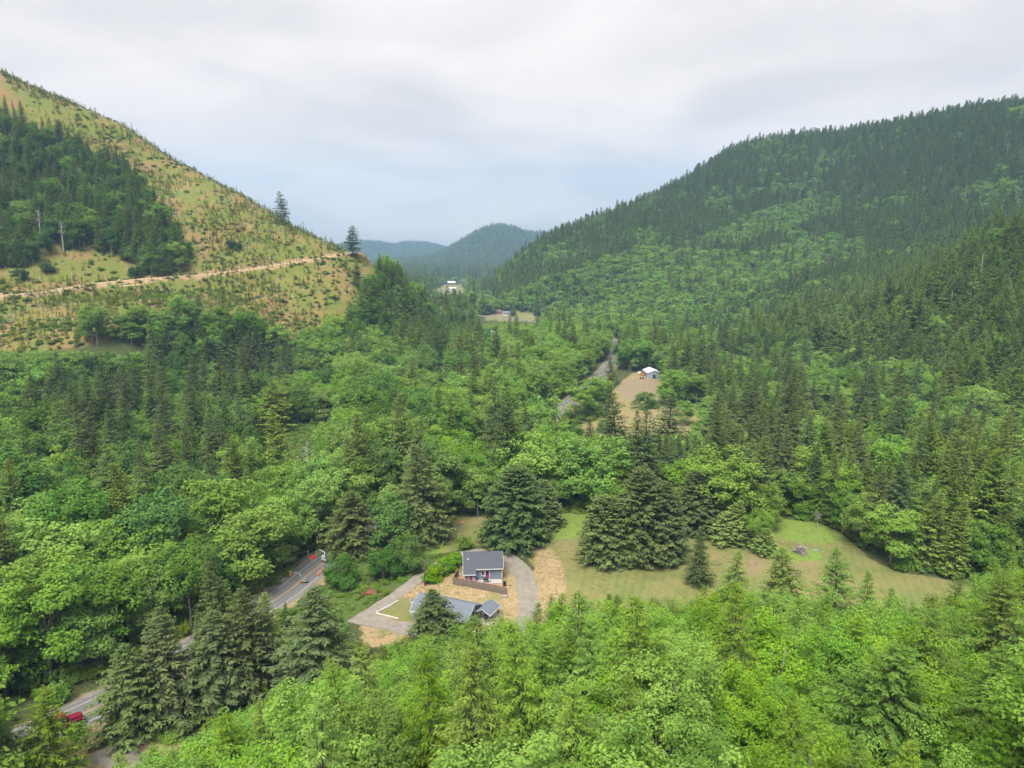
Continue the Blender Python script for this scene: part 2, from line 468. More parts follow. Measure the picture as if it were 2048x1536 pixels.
class Leaves:
    """kite-shaped sprays: base point, direction, plane normal, length, width"""
    def __init__(s): s.P = []; s.D = []; s.N = []; s.L = []; s.W = []; s.T = []
    def add(s, P, D, N, L, W, T):
        s.P.append(np.atleast_2d(P)); s.D.append(np.atleast_2d(D)); s.N.append(np.atleast_2d(N))
        s.L.append(np.atleast_1d(L)); s.W.append(np.atleast_1d(W)); s.T.append(np.atleast_1d(T))
    def arrays(s, mid=0.45):
        P = np.concatenate(s.P); D = np.concatenate(s.D); N = np.concatenate(s.N)
        L = np.concatenate(s.L)[:, None]; W = np.concatenate(s.W)[:, None]; T = np.concatenate(s.T)
        D = D / (np.linalg.norm(D, axis=1, keepdims=True) + 1e-9)
        S = np.cross(D, N); S = S / (np.linalg.norm(S, axis=1, keepdims=True) + 1e-9)
        V = np.stack([P, P + D * L * mid + S * W / 2, P + D * L, P + D * L * mid - S * W / 2], 1).reshape(-1, 3)
        F = np.arange(len(V)).reshape(-1, 4)
        return V, F, np.repeat(np.clip(T, 0, 1), 4)
class Tubes:
    def __init__(s): s.V = []; s.F = []; s.n = 0
    def add(s, pts, rads, k=6):
        pts = np.asarray(pts, float); m = len(pts)
        T = np.gradient(pts, axis=0); T = T / (np.linalg.norm(T, axis=1, keepdims=True) + 1e-9)
        ref = np.array([0.0, 0, 1]) if abs(T[0][2]) < 0.9 else np.array([1.0, 0, 0])
        A = np.cross(T, ref); A = A / (np.linalg.norm(A, axis=1, keepdims=True) + 1e-9); B = np.cross(T, A)
        a = np.arange(k) / k * 2 * math.pi
        V = pts[:, None, :] + np.asarray(rads)[:, None, None] * (np.cos(a)[None, :, None] * A[:, None, :] + np.sin(a)[None, :, None] * B[:, None, :])
        s.V.append(V.reshape(-1, 3))
        i = np.arange(m - 1)[:, None] * k; j = np.arange(k)[None, :]; j2 = (j + 1) % k
        s.F.append(np.stack([i + j, i + j2, i + k + j2, i + k + j], -1).reshape(-1, 4) + s.n)
        s.n += m * k
    def arrays(s):
        return np.concatenate(s.V), np.concatenate(s.F)

# ------------------------------------------------------------------ tree shapes (unit: metres, then scaled)
def make_conifer(seed, H=26.0, Rb=4.6, start=0.06, spacing=0.62, per=7, stations=7, droop=0.25, rise=0.05, hang=0.35,
                 frond=1.0, fw=0.42, ragged=0.2, shape=0.85, gaps=0.0, lean=0.3, size_mul=1.0):
    g = np.random.default_rng(seed)
    lv = Leaves(); tb = Tubes()
    leanv = g.normal(0, lean, 2)
    def axis_at(h):
        t = h / H
        return np.array([leanv[0] * t * t * 2, leanv[1] * t * t * 2, h])
    hs = np.linspace(0, H, 9)
    tb.add([axis_at(h) for h in hs], [0.012 * H * (1 - h / H) ** 0.9 + 0.012 for h in hs], 7)
    h = H * start
    phase = g.uniform(0, 6.28)
    sector = g.uniform(0.75, 1.2, 8)
    while h < H * 0.985:
        t = (h - H * start) / (H * (1 - start))
        prof = (1 - t) ** shape * (0.72 + 0.28 * min(1, t / 0.12))
        n = max(3, int(per * (0.55 + 0.45 * (1 - t)) + g.uniform(0, 1)))
        for k in range(n):
            if g.uniform() < gaps: continue
            a = phase + k * 6.283 / n + g.normal(0, 0.25)
            L = Rb * prof * g.uniform(1 - ragged, 1 + ragged) * (0.55 + 0.45 * sector[int(a * 8 / 6.283) % 8]) + 0.18
            e0 = rise + 0.55 * t ** 1.5 + g.normal(0, 0.07)
            dh = np.array([math.cos(a), math.sin(a), 0.0]); sd_ = np.array([-dh[1], dh[0], 0.0])
            b = axis_at(h + g.uniform(-0.3, 0.3))
            dr = droop * (1.1 - 0.5 * t) * g.uniform(0.7, 1.3)
            def pos(s):
                s = np.asarray(s)[..., None]
                return b + dh * L * s * math.cos(e0) + np.array([0, 0, 1.0]) * (L * s * math.sin(e0) - dr * L * s * s + 0.10 * L * s ** 4)
            if L > 1.6:
                ss = np.array([0, 0.35, 0.7]); tb.add(pos(ss), [0.035 * L * 0.35 + 0.01, 0.02 * L * 0.35 + 0.008, 0.006], 3)
            ns = max(2, int(round(stations * (0.35 + 0.65 * L / Rb))))
            s = np.linspace(0.22, 0.98, ns) + g.uniform(-0.05, 0.05, ns)
            s = np.clip(s, 0.1, 1.0)
            P = pos(s)
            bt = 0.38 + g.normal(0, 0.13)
            for sg in (-1, 1):
                ang = g.uniform(0.6, 1.15, ns)
                D = dh * np.cos(ang)[:, None] + sg * sd_ * np.sin(ang)[:, None]
                D[:, 2] += e0 * 0.6 - dr * 1.3 * s - hang * g.uniform(0.2, 1.3, ns)
                N = np.array([0, 0, 1.0]) + g.normal(0, 0.32, (ns, 3))
                l = frond * np.clip(0.22 * L + 0.38, 0.25, 1.35) * g.uniform(0.7, 1.35, ns) * (1.15 - 0.5 * s)
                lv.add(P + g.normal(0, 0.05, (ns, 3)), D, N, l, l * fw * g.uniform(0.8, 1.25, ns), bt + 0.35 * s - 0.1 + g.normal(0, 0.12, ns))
            # hanging branchlets under the bough, and the tip
            m = max(1, ns // 2)
            s2 = g.uniform(0.3, 1.0, m); P2 = pos(s2)
            D2 = dh * 0.55 + sd_ * g.normal(0, 0.5, m)[:, None] + np.array([0, 0, -1.0]) * g.uniform(0.4, 1.1, m)[:, None]
            l2 = frond * np.clip(0.2 * L + 0.3, 0.2, 1.1) * g.uniform(0.7, 1.3, m)
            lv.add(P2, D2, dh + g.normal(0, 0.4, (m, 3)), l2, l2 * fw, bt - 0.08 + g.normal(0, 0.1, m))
            Dt = dh + np.array([0, 0, e0 - 1.1 * dr + 0.15])
            lt = frond * np.clip(0.2 * L + 0.35, 0.25, 1.0)
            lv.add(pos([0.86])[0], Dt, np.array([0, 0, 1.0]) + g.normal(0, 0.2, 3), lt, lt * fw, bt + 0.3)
        phase += g.uniform(0.5, 1.3)
        h += spacing * g.uniform(0.75, 1.3) * (1.0 - 0.35 * t) * size_mul
    tip = axis_at(H * 0.97)
    for k in range(5):
        a = k * 1.2566
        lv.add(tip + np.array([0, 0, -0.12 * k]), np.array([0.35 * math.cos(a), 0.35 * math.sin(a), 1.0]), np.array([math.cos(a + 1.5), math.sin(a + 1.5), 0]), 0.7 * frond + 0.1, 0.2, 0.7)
    return lv, tb
def make_broadleaf(seed, H=15.0, Rw=4.6, base=0.28, lobes=9, clumps=9, leaves=48, leaf=0.34, cr=1.25, flat=0.72, bark_r=0.16, open_=0.0, stems=1):
    g = np.random.default_rng(seed)
    lv = Leaves(); tb = Tubes()
    c0 = H * base; ch = H - c0
    lob = []
    lob.append((np.array([g.normal(0, 0.3), g.normal(0, 0.3), H - 0.30 * ch]), 0.30 * ch + 0.25 * Rw))
    for k in range(lobes - 1):
        a = k * 2.39996 + g.normal(0, 0.3)
        t = g.uniform(0.12, 0.80)
        rr = Rw * (0.42 + 0.30 * math.sin(math.pi * min(1, t + 0.25))) * g.uniform(0.75, 1.15)
        lob.append((np.array([rr * math.cos(a), rr * math.sin(a), c0 + ch * t]), Rw * g.uniform(0.34, 0.52)))
    for s in range(stems):
        off = np.array([g.normal(0, 0.25), g.normal(0, 0.25), 0]) if stems > 1 else np.zeros(3)
        tb.add([off, off * 1.2 + np.array([g.normal(0, 0.2), g.normal(0, 0.2), H * 0.4]), np.array([g.normal(0, 0.4), g.normal(0, 0.4), H * 0.82])], [bark_r * 1.25, bark_r * 0.9, 0.04], 6)
    for c, r in lob:
        b = np.array([0, 0, max(c0 * 0.8, c[2] * 0.55)])
        tb.add([b, (b + c) / 2 + np.array([0, 0, 0.3]), c], [bark_r * 0.45, bark_r * 0.3, 0.03], 4)
        n = int(clumps * (r / (0.42 * Rw)) ** 1.3) + 2
        for q in range(n):
            u = g.normal(0, 1, 3); u /= np.linalg.norm(u)
            u[2] = u[2] * 0.9 + 0.18
            cc = c + u * r * np.array([1, 1, 0.85]) * g.uniform(0.6, 1.08)
            if cc[2] < c0 * 0.7: continue
            if g.uniform() < open_: continue
            out = cc - np.array([0, 0, c0 + 0.35 * ch]); out = out / (np.linalg.norm(out) + 1e-6)
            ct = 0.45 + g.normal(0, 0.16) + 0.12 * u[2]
            m = int(leaves * g.uniform(0.7, 1.3))
            d = g.normal(0, 1, (m, 3)); d /= np.linalg.norm(d, axis=1, keepdims=True)
            rad = cr * g.uniform(0.35, 1.0, m)[:, None] ** 0.6 * np.array([1, 1, flat])
            p = cc + d * rad * g.uniform(0.8, 1.15)
            N = d * 0.55 + out * 0.35 + np.array([0, 0, 0.75]) + g.normal(0, 0.42, (m, 3))
            N /= np.linalg.norm(N, axis=1, keepdims=True)
            D = np.cross(N, g.normal(0, 1, (m, 3))); D[:, 2] -= 0.15
            l = leaf * g.uniform(0.7, 1.45, m)
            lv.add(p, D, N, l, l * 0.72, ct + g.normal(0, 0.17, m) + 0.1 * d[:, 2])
    return lv, tb
PROTO = {}
def proto(kind, name, lv, tb, leafmat, barkmat, mid=0.45):
    V, F, T = lv.arrays(mid)
    tv, tf = tb.arrays()
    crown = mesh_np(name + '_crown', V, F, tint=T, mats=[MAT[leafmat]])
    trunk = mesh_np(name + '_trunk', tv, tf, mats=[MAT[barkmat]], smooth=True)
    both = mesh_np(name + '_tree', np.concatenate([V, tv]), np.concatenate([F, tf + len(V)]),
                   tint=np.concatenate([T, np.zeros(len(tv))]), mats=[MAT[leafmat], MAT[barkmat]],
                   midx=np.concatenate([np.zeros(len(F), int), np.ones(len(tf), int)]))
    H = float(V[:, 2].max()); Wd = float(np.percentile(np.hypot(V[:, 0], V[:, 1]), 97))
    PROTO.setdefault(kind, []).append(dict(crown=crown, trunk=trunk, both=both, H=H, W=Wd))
for k in range(4):
    lv, tb = make_conifer(100 + k, H=28, Rb=(5.2, 5.8, 4.8, 5.4)[k], spacing=0.60, per=8, stations=10, droop=0.26, hang=0.45, frond=0.78, fw=0.38, ragged=0.26, shape=(0.75, 0.85, 0.7, 0.9)[k], gaps=(0.03, 0.08, 0.24, 0.05)[k])
    proto('spruce', 'spruce', lv, tb, 'spruce', 'bark')
for k in range(3):      # spruces grown in the open: broad, rounded, green to the ground
    lv, tb = make_conifer(150 + k, H=18, Rb=(5.6, 5.2, 6.0)[k], start=0.02, spacing=0.40, per=11, stations=11, droop=0.22, hang=0.4, frond=0.72, fw=0.48, ragged=0.14, shape=(0.46, 0.52, 0.42)[k])
    proto('open_spruce', 'open_spruce', lv, tb, 'spruce', 'bark')
for k in range(6):
    lv, tb = make_conifer(200 + k, H=22, Rb=(4.1, 4.5, 3.8, 4.3, 5.0, 3.5)[k], spacing=0.54, per=8, stations=7, droop=0.16, rise=0.12, hang=0.28, frond=0.85, fw=0.42, ragged=(0.2, 0.3, 0.15, 0.25, 0.35, 0.2)[k], shape=(0.72, 0.65, 0.8, 0.7, 0.6, 0.75)[k], gaps=(0, 0.08, 0, 0.05, 0.12, 0)[k], lean=0.5)
    proto('fir', 'fir', lv, tb, 'fir', 'bark')
for k in range(4):
    lv, tb = make_conifer(240 + k, H=22, Rb=(4.4, 5.0, 4.0, 4.7)[k], spacing=0.56, per=8, stations=7, droop=0.18, rise=0.14, hang=0.3, frond=0.9, fw=0.42, ragged=(0.2, 0.3, 0.25, 0.35)[k], shape=(0.7, 0.62, 0.75, 0.66)[k], gaps=(0, 0.06, 0.03, 0.1)[k], lean=0.5)
    proto('olive_fir', 'olive_fir', lv, tb, 'olive_fir', 'bark')
for k in range(4):
    lv, tb = make_conifer(300 + k, H=17, Rb=(4.1, 3.7, 4.5, 3.9)[k], spacing=0.42, per=8, stations=15, droop=0.34, rise=0.10, hang=0.6, frond=0.52, fw=0.30, ragged=0.3, shape=0.7, gaps=0.04, lean=0.5)
    proto('hemlock', 'hemlock', lv, tb, 'hemlock', 'bark')
for k in range(2):
    lv, tb = make_conifer(340 + k, H=26, Rb=(7.4, 6.6)[k], spacing=0.52, per=9, stations=22, droop=0.32, rise=0.10, hang=0.6, frond=0.46, fw=0.30, ragged=0.28, shape=0.7, gaps=0.05, lean=0.5)
    proto('big_hemlock', 'big_hemlock', lv, tb, 'hemlock', 'bark')
for k in range(3):      # survivors left standing alone: thin ragged crowns on bare stems
    lv, tb = make_conifer(370 + k, H=24, Rb=4.6, start=0.2, spacing=0.72, per=7, stations=7, droop=0.22, hang=0.45, frond=1.0, fw=0.46, ragged=0.45, shape=0.55, gaps=0.16, lean=0.4)
    proto('lone_conifer', 'lone_conifer', lv, tb, 'spruce', 'bark')
for k in range(4):
    lv, tb = make_broadleaf(400 + k, H=15, Rw=(5.0, 5.6, 4.5, 5.2)[k], base=0.14, lobes=13, clumps=9, leaves=46, leaf=0.42, flat=0.55)
    proto('alder', 'alder', lv, tb, 'alder', 'alderbark')
for k in range(2):
    lv, tb = make_broadleaf(500 + k, H=16, Rw=5.4, base=0.15, lobes=13, clumps=10, leaves=46, leaf=0.44, flat=0.8)
    proto('maple', 'maple', lv, tb, 'maple', 'alderbark')
for k in range(4):
    lv, tb = make_broadleaf(600 + k, H=11, Rw=(3.6, 4.2, 3.3, 3.9)[k], base=0.1, lobes=11, clumps=11, leaves=105, leaf=0.19, cr=0.8, flat=0.85, bark_r=0.09, stems=2)
    proto('young', 'young_alder', lv, tb, 'young', 'alderbark')
for k in range(2):   # low round broadleaf trees and bushes
    lv, tb = make_broadleaf(700 + k, H=7, Rw=3.8, base=0.02, lobes=12, clumps=10, leaves=55, leaf=0.30, cr=0.85, flat=0.9, bark_r=0.1, stems=3)
    proto('bush', 'bush', lv, tb, 'maple', 'alderbark')
for k in range(2):
    lv, tb = make_broadleaf(720 + k, H=2.0, Rw=1.5, base=0.0, lobes=7, clumps=6, leaves=22, leaf=0.26, cr=0.45, flat=0.8, bark_r=0.03)
    proto('brush', 'brush', lv, tb, 'brush', 'greytwig')
for k in range(2):
    lv, tb = make_broadleaf(740 + k, H=4.5, Rw=3.2, base=0.0, lobes=10, clumps=9, leaves=34, leaf=0.34, cr=0.8, flat=0.85, bark_r=0.06)
    proto('salal', 'dark_shrub', lv, tb, 'salal', 'greytwig')
for k in range(2):
    lv, tb = make_broadleaf(760 + k, H=2.6, Rw=2.0, base=0.0, lobes=9, clumps=8, leaves=30, leaf=0.36, cr=0.5, flat=0.8, bark_r=0.04)
    proto('laurel', 'laurel', lv, tb, 'laurel', 'greytwig')
# coarser shapes for the slopes far away
for k in range(4):
    lv, tb = make_conifer(800 + k, H=22, Rb=(3.9, 4.3, 3.6, 4.1)[k], shape=0.75, spacing=1.05, per=7, stations=2, droop=0.18, rise=0.12, hang=0.3, frond=1.7, fw=0.6, ragged=0.22)
    proto('far_fir', 'far_fir', lv, tb, 'fir', 'bark')
for k in range(3):
    lv, tb = make_broadleaf(840 + k, H=14, Rw=5.0, base=0.1, lobes=8, clumps=6, leaves=14, leaf=0.95, cr=1.3)
    proto('far_alder', 'far_alder', lv, tb, 'alder', 'alderbark')
for k in range(3):
    lv, tb = make_conifer(860 + k, H=2.2, Rb=0.75, start=0.02, spacing=0.26, per=5, stations=2, droop=0.05, rise=0.35, hang=0.1, frond=0.55, fw=0.55, ragged=0.25, lean=0.05)
    proto('sapling', 'sapling', lv, tb, 'sapling', 'bark')

def proto_plain(kind, name, V, F, mat, tint=None):
    me = mesh_np(name, V, F, mats=[MAT[mat]], smooth=True, tint=tint)
    PROTO.setdefault(kind, []).append(dict(both=me, H=float(np.max(V[:, 2])), W=1.0))
for k in range(3):       # slash: fallen logs with broken limbs
    g = np.random.default_rng(900 + k); tb = Tubes()
    L = (5.0, 3.6, 2.6)[k]
    tb.add([(-L / 2, 0, 0.15), (0, g.normal(0, .1), 0.2), (L / 2, g.normal(0, .2), 0.25 + 0.2 * k)], [0.2, 0.17, 0.09], 6)
    for q in range(5):
        x = g.uniform(-L / 2, L / 2); d = g.normal(0, 0.7, 3); d[2] = abs(d[2])
        tb.add([(x, 0, 0.2), (x + d[0], d[1], 0.2 + d[2])], [0.06, 0.02], 4)
    V, F = tb.arrays(); proto_plain('slash', 'fallen_log', V, F, 'deadwood')
for k in range(2):       # stumps
    g = np.random.default_rng(920 + k); tb = Tubes()
    tb.add([(0, 0, -0.2), (0, 0, 0.25), (0.02, 0, 0.7), (0.02, 0, 0.72)], [0.62, 0.45, 0.40, 0.02], 9)
    V, F = tb.arrays(); V = V * np.array([1, 1, 1]) + g.normal(0, 0.03, V.shape); proto_plain('slash', 'stump', V, F, 'deadwood')
for k in range(2):       # tufts of long grass
    g = np.random.default_rng(940 + k); lv = Leaves(); n = 34
    a = g.uniform(0, 6.28, n); r = g.uniform(0, 0.35, n)
    P = np.stack([r * np.cos(a), r * np.sin(a), r * 0], 1)
    D = np.stack([np.cos(a) * g.uniform(.1, .7, n), np.sin(a) * g.uniform(.1, .7, n), np.ones(n)], 1)
    lv.add(P, D, np.stack([-np.sin(a), np.cos(a), a * 0], 1) + g.normal(0, .3, (n, 3)), g.uniform(.3, .7, n), g.uniform(.05, .1, n), g.uniform(0, 1, n))
    V, F, T = lv.arrays(0.3); proto_plain('tuft', 'grass_tuft', V, F, 'grass', T)
# ------------------------------------------------------------------ where things are (outlines read on the photograph, used on the ground they lie on)
MEADOW = [(850, 1100), (875, 1045), (900, 1032), (990, 1035), (1100, 1030), (1180, 1022), (1250, 1050), (1380, 1055), (1450, 1078), (1540, 1038), (1640, 1046), (1700, 1078),
          (1745, 1120), (1800, 1146), (1900, 1158), (2000, 1190), (1950, 1290), (1500, 1290), (1200, 1250), (1105, 1230), (1125, 1150), (1060, 1095), (940, 1092), (880, 1110)]
OPENALL = [(850, 1105), (872, 1050), (1000, 1030), (1180, 1022), (1190, 1120), (1140, 1230), (1060, 1265), (900, 1275), (900, 1130)]
BANK = [(1030, 1088), (1100, 1092), (1132, 1140), (1134, 1190), (1110, 1250), (1060, 1250), (1076, 1180), (1066, 1130)]
YARD = [(725, 1232), (800, 1188), (850, 1160), (880, 1140), (930, 1105), (1010, 1105), (1050, 1130), (1070, 1180), (1070, 1262), (990, 1275), (830, 1285), (715, 1300)]
LAWN = [(752, 1226), (800, 1200), (832, 1192), (850, 1250), (800, 1243)]
VERGE = [(560, 1225), (640, 1160), (690, 1120), (760, 1110), (850, 1075), (880, 1050), (905, 1095), (860, 1145), (740, 1205), (716, 1240), (600, 1300)]
FRESH = [[(1100, 1030), (1185, 1018), (1185, 1072), (1085, 1084)], [(1535, 1036), (1640, 1044), (1705, 1082), (1640, 1090), (1555, 1078)], [(846, 1110), (880, 1050), (900, 1070), (885, 1105)], [(1560, 1100), (1650, 1100), (1640, 1125), (1560, 1120)]]
FIELD = [(1125, 862), (1215, 830), (1222, 782), (1262, 746), (1300, 738), (1336, 752), (1322, 796), (1300, 815), (1402, 812), (1412, 862), (1330, 884), (1135, 882)]
SOIL = [(1246, 760), (1322, 753), (1312, 790), (1256, 800), (1238, 785)]
SMALLFIELD = [(1222, 712), (1224, 688), (1243, 688), (1245, 715)]
FARM = [(960, 641), (982, 629), (1005, 622), (1050, 624), (1078, 632), (1070, 642), (1020, 644)]
FARFARM = [(868, 582), (884, 569), (925, 567), (930, 584), (900, 592)]
BRUSHLAND = [(495, 862), (540, 845), (640, 850), (665, 880), (640, 915), (560, 935), (500, 915)]
LINECUT = [(855, 800), (858, 735), (880, 722), (912, 735), (905, 800)]
CLEARCUT = [(-200, 40), (0, 120), (250, 220), (500, 380), (690, 470), (790, 545), (745, 585), (725, 640), (655, 695), (560, 695), (480, 668), (400, 648), (330, 652), (250, 668), (160, 694), (0, 712), (-200, 720)]
DARKPATCH = [(-200, 90), (0, 128), (60, 215), (130, 255), (180, 295), (260, 318), (312, 398), (335, 440), (372, 480), (366, 512), (285, 522), (240, 482), (185, 466), (120, 468), (80, 488), (30, 500), (-200, 520)]
DARKSTAND = [(40, 800), (120, 740), (220, 715), (300, 690), (340, 655), (430, 660), (530, 690), (600, 760), (610, 840), (560, 960), (400, 1000), (250, 1010), (190, 970), (90, 880)]
SPURTREES = [(735, 560), (780, 510), (860, 545), (960, 640), (960, 760), (880, 770), (820, 720), (740, 650)]
ALDERBELT = [(950, 620), (1080, 560), (1200, 520), (1300, 478), (1345, 500), (1500, 500), (1600, 478), (1700, 462), (1740, 485), (1620, 540), (1500, 590), (1400, 645), (1310, 660), (1235, 700), (1100, 650)]
ALDERBELT2 = [(1390, 480), (1500, 425), (1600, 396), (1690, 388), (1640, 432), (1480, 490)]
ALDERBELT3 = [(1535, 372), (1600, 362), (1612, 384), (1545, 390)]
ALDERROW = [(960, 640), (1225, 660), (1240, 720), (1160, 800), (1000, 850), (880, 900), (860, 830), (1010, 740)]
MEADOWALDER = [(875, 920), (1000, 905), (1420, 905), (1470, 1000), (1340, 1010), (1180, 1020), (880, 1030)]
TALLSPRUCE = [(1150, 760), (1600, 770), (1640, 960), (1380, 950), (1150, 930)]
RIGHTEDGE = [(1480, 950), (1600, 890), (2100, 900), (2100, 1130), (1740, 1120), (1620, 1040)]

def ground_zone(x, y, z, poly, y0=60, y1=1e9):
    px, py, w = project(x, y, z)
    return in_poly(px, py, poly) & (y > y0) & (y < y1)
DRIVE_UP = [at_z(*p, 1.0)[:2] for p in [(716, 1238), (745, 1213), (800, 1182), (850, 1151), (885, 1128), (925, 1112), (970, 1107), (1005, 1111)]]
DRIVE_RIGHT = [at_z(*p, 1.0)[:2] for p in [(985, 1108), (1020, 1122), (1042, 1146), (1055, 1180), (1056, 1215), (1042, 1250), (1020, 1280)]]
DRIVE_LOW = [at_z(*p, 0.5)[:2] for p in [(708, 1228), (735, 1236), (775, 1243), (830, 1256), (880, 1275)]]
TURNOUT = [at_z(*p, 0.3)[:2] for p in [(205, 1496), (245, 1512), (300, 1534), (380, 1560)]]
LEFT_OF_TOE = line_dist(XX, YY, TOE)[0]

# ------------------------------------------------------------------ ground sheet
PX_, PY_, PW_ = project(XX, YY, ZZ)
def gz(poly, y0=60, y1=1e9, soft=2):
    m = (in_poly(PX_, PY_, poly) & (YY > y0) & (YY < y1)).astype(float)
    for _ in range(soft):
        m = (m + np.roll(m, 1, 0) + np.roll(m, -1, 0) + np.roll(m, 1, 1) + np.roll(m, -1, 1)) / 5
    return m
meadow_m = np.clip(gz(MEADOW, 110, 260) + gz(LAWN, 110, 260) + gz(FARM, 600, 1200) + 0.8 * gz(FARFARM, 1000, 2500) + 0.6 * gz(SMALLFIELD, 400, 700) + 0.9 * gz(FIELD, 280, 520), 0, 1)
dry_m = np.clip(gz(BANK, 110, 260) + gz(YARD, 110, 260) * (1 - gz(LAWN, 110, 260)) + 0.52 * gz(FIELD, 280, 520), 0, 1)
_dl, _ = line_dist(XX, YY, ROAD)
dry_m = np.maximum(dry_m, 0.6 * (1 - sstep(5.2, 7.5, _dl)) * (YY > 60))
_dt, _ = line_dist(XX, YY, TURNOUT)
dry_m = np.maximum(dry_m, 1 - sstep(5, 9, _dt))
fresh_m = np.clip(sum(gz(f_, 110, 260, 4) for f_ in FRESH), 0, 1)
soil_m = gz(SOIL, 280, 520)
clear_m = gz(CLEARCUT, 300, 720) * (XX < -70)
_cb = (ZZ > np.interp(_s, _len, LOGROAD[:, 2]) - 1.5)
cut_m = np.where(_cb, 1 - sstep(5, 9 + 9 * (1 - np.clip(_s / _len[-1], 0, 1)), _d), 1 - sstep(4, 7, _d)) * (YY < 600) * (XX < -60)
verge_m = np.clip(gz(VERGE, 100, 230) + gz(BRUSHLAND, 180, 420) + gz(LINECUT, 280, 600), 0, 1)
def grid_mesh():
    ny, nx = ZZ.shape
    V = np.stack([XX, YY, ZZ], -1).reshape(-1, 3)
    j, i = np.meshgrid(np.arange(ny - 1), np.arange(nx - 1), indexing='ij')
    a = j * nx + i
    return V, np.stack([a, a + 1, a + nx + 1, a + nx], -1).reshape(-1, 4)
gm, nt = new_mat('ground')
co = objco(nt)
def gattr(n):
    return node(nt, 'ShaderNodeAttribute', attribute_name=n).outputs['Fac']
def breakup(a, sc, amt=0.55):
    n = noise(nt, sc, 5, 0.65, co)
    return node(nt, 'ShaderNodeMapRange', {'Value': math_n(nt, 'ADD', a, math_n(nt, 'MULTIPLY', math_n(nt, 'SUBTRACT', n, 0.5), amt * 2)), 'From Min': 0.35, 'From Max': 0.65}).outputs[0]
fine = noise(nt, 1.7, 6, 0.7, co); mid = noise(nt, 0.16, 5, 0.6, co); big = noise(nt, 0.035, 4, 0.55, co); tiny = noise(nt, 6.0, 4, 0.7, co)
forest = ramp(nt, fine, [(0.3, (0.022, 0.026, 0.012)), (0.55, (0.050, 0.062, 0.020)), (0.75, (0.085, 0.115, 0.028))])
mown = ramp(nt, mid, [(0.34, (0.171, 0.146, 0.056)), (0.47, (0.133, 0.140, 0.043)), (0.60, (0.093, 0.124, 0.030)), (0.72, (0.071, 0.108, 0.024))])
# mowing swaths
wv = node(nt, 'ShaderNodeTexWave', {'Vector': node(nt, 'ShaderNodeMapping', {'Vector': co, 'Rotation': (0, 0, 0.32)}).outputs[0], 'Scale': 0.17, 'Distortion': 6.0, 'Detail': 3.0, 'Detail Scale': 0.3}, wave_type='BANDS', bands_direction='X')
mown = mixc(nt, math_n(nt, 'MULTIPLY', wv.outputs['Fac'], 0.3), mown, (0.192, 0.167, 0.074))
mown = mixc(nt, math_n(nt, 'MULTIPLY', fine, 0.5), mown, (0.096, 0.093, 0.037))
mown = mixc(nt, node(nt, 'ShaderNodeMapRange', {'Value': big, 'From Min': 0.52, 'From Max': 0.66}).outputs[0], mown, mixc(nt, fine, (0.124, 0.093, 0.053), (0.223, 0.174, 0.093)))
dry = ramp(nt, fine, [(0.28, (0.122, 0.093, 0.040)), (0.48, (0.219, 0.161, 0.083)), (0.66, (0.279, 0.208, 0.126)), (0.8, (0.182, 0.164, 0.064))])
dry = mixc(nt, node(nt, 'ShaderNodeMapRange', {'Value': mid, 'From Min': 0.52, 'From Max': 0.66}).outputs[0], dry, (0.124, 0.133, 0.043))
soil = ramp(nt, fine, [(0.3, (0.135, 0.100, 0.060)), (0.7, (0.215, 0.170, 0.110))])
clear = ramp(nt, fine, [(0.25, (0.105, 0.076, 0.022)), (0.45, (0.155, 0.110, 0.034)), (0.62, (0.190, 0.138, 0.052)), (0.78, (0.230, 0.190, 0.120))])
_unused = ramp(nt, fine, [(0.25, (0.090, 0.053, 0.022)), (0.45, (0.158, 0.096, 0.037)), (0.62, (0.208, 0.140, 0.065)), (0.78, (0.248, 0.205, 0.149))])
greener = ramp(nt, tiny, [(0.3, (0.062, 0.084, 0.014)), (0.7, (0.130, 0.145, 0.028))])
_unused = ramp(nt, tiny, [(0.3, (0.053, 0.071, 0.015)), (0.7, (0.115, 0.127, 0.031))])
clear = mixc(nt, node(nt, 'ShaderNodeMapRange', {'Value': noise(nt, 0.05, 7, 0.68, co, 0.6), 'From Min': 0.37, 'From Max': 0.54}).outputs[0], clear, greener)
bare_ = node(nt, 'ShaderNodeMapRange', {'Value': noise(nt, 0.028, 6, 0.7, co, 0.8), 'From Min': 0.51, 'From Max': 0.62}).outputs[0]
clear = mixc(nt, bare_, clear, ramp(nt, fine, [(0.3, (0.105, 0.064, 0.026)), (0.52, (0.175, 0.108, 0.044)), (0.72, (0.225, 0.180, 0.125))]))
verge = ramp(nt, fine, [(0.3, (0.031, 0.053, 0.011)), (0.7, (0.081, 0.112, 0.025))])
c = mixc(nt, breakup(gattr('verge'), 0.35), forest, verge)
c = mixc(nt, breakup(gattr('clear'), 0.12, 0.35), c, clear)
c = mixc(nt, breakup(gattr('cut'), 0.22, 0.5), c, ramp(nt, fine, [(0.3, (0.155, 0.105, 0.050)), (0.55, (0.235, 0.165, 0.085)), (0.75, (0.285, 0.225, 0.135))]))
c = mixc(nt, breakup(gattr('meadow'), 0.45, 0.4), c, mown)
c = mixc(nt, breakup(gattr('fresh'), 0.4, 0.5), c, ramp(nt, fine, [(0.3, (0.085, 0.135, 0.022)), (0.7, (0.150, 0.205, 0.040))]))
c = mixc(nt, breakup(gattr('dry'), 0.55, 0.4), c, dry)
c = mixc(nt, breakup(gattr('soil'), 0.5, 0.25), c, soil)
finish(nt, c, 0.95, fine, 0.6, 0.25, spec=0.1)
V, F = grid_mesh()
gmesh = mesh_np('ground', V, F, mats=[gm], smooth=True)
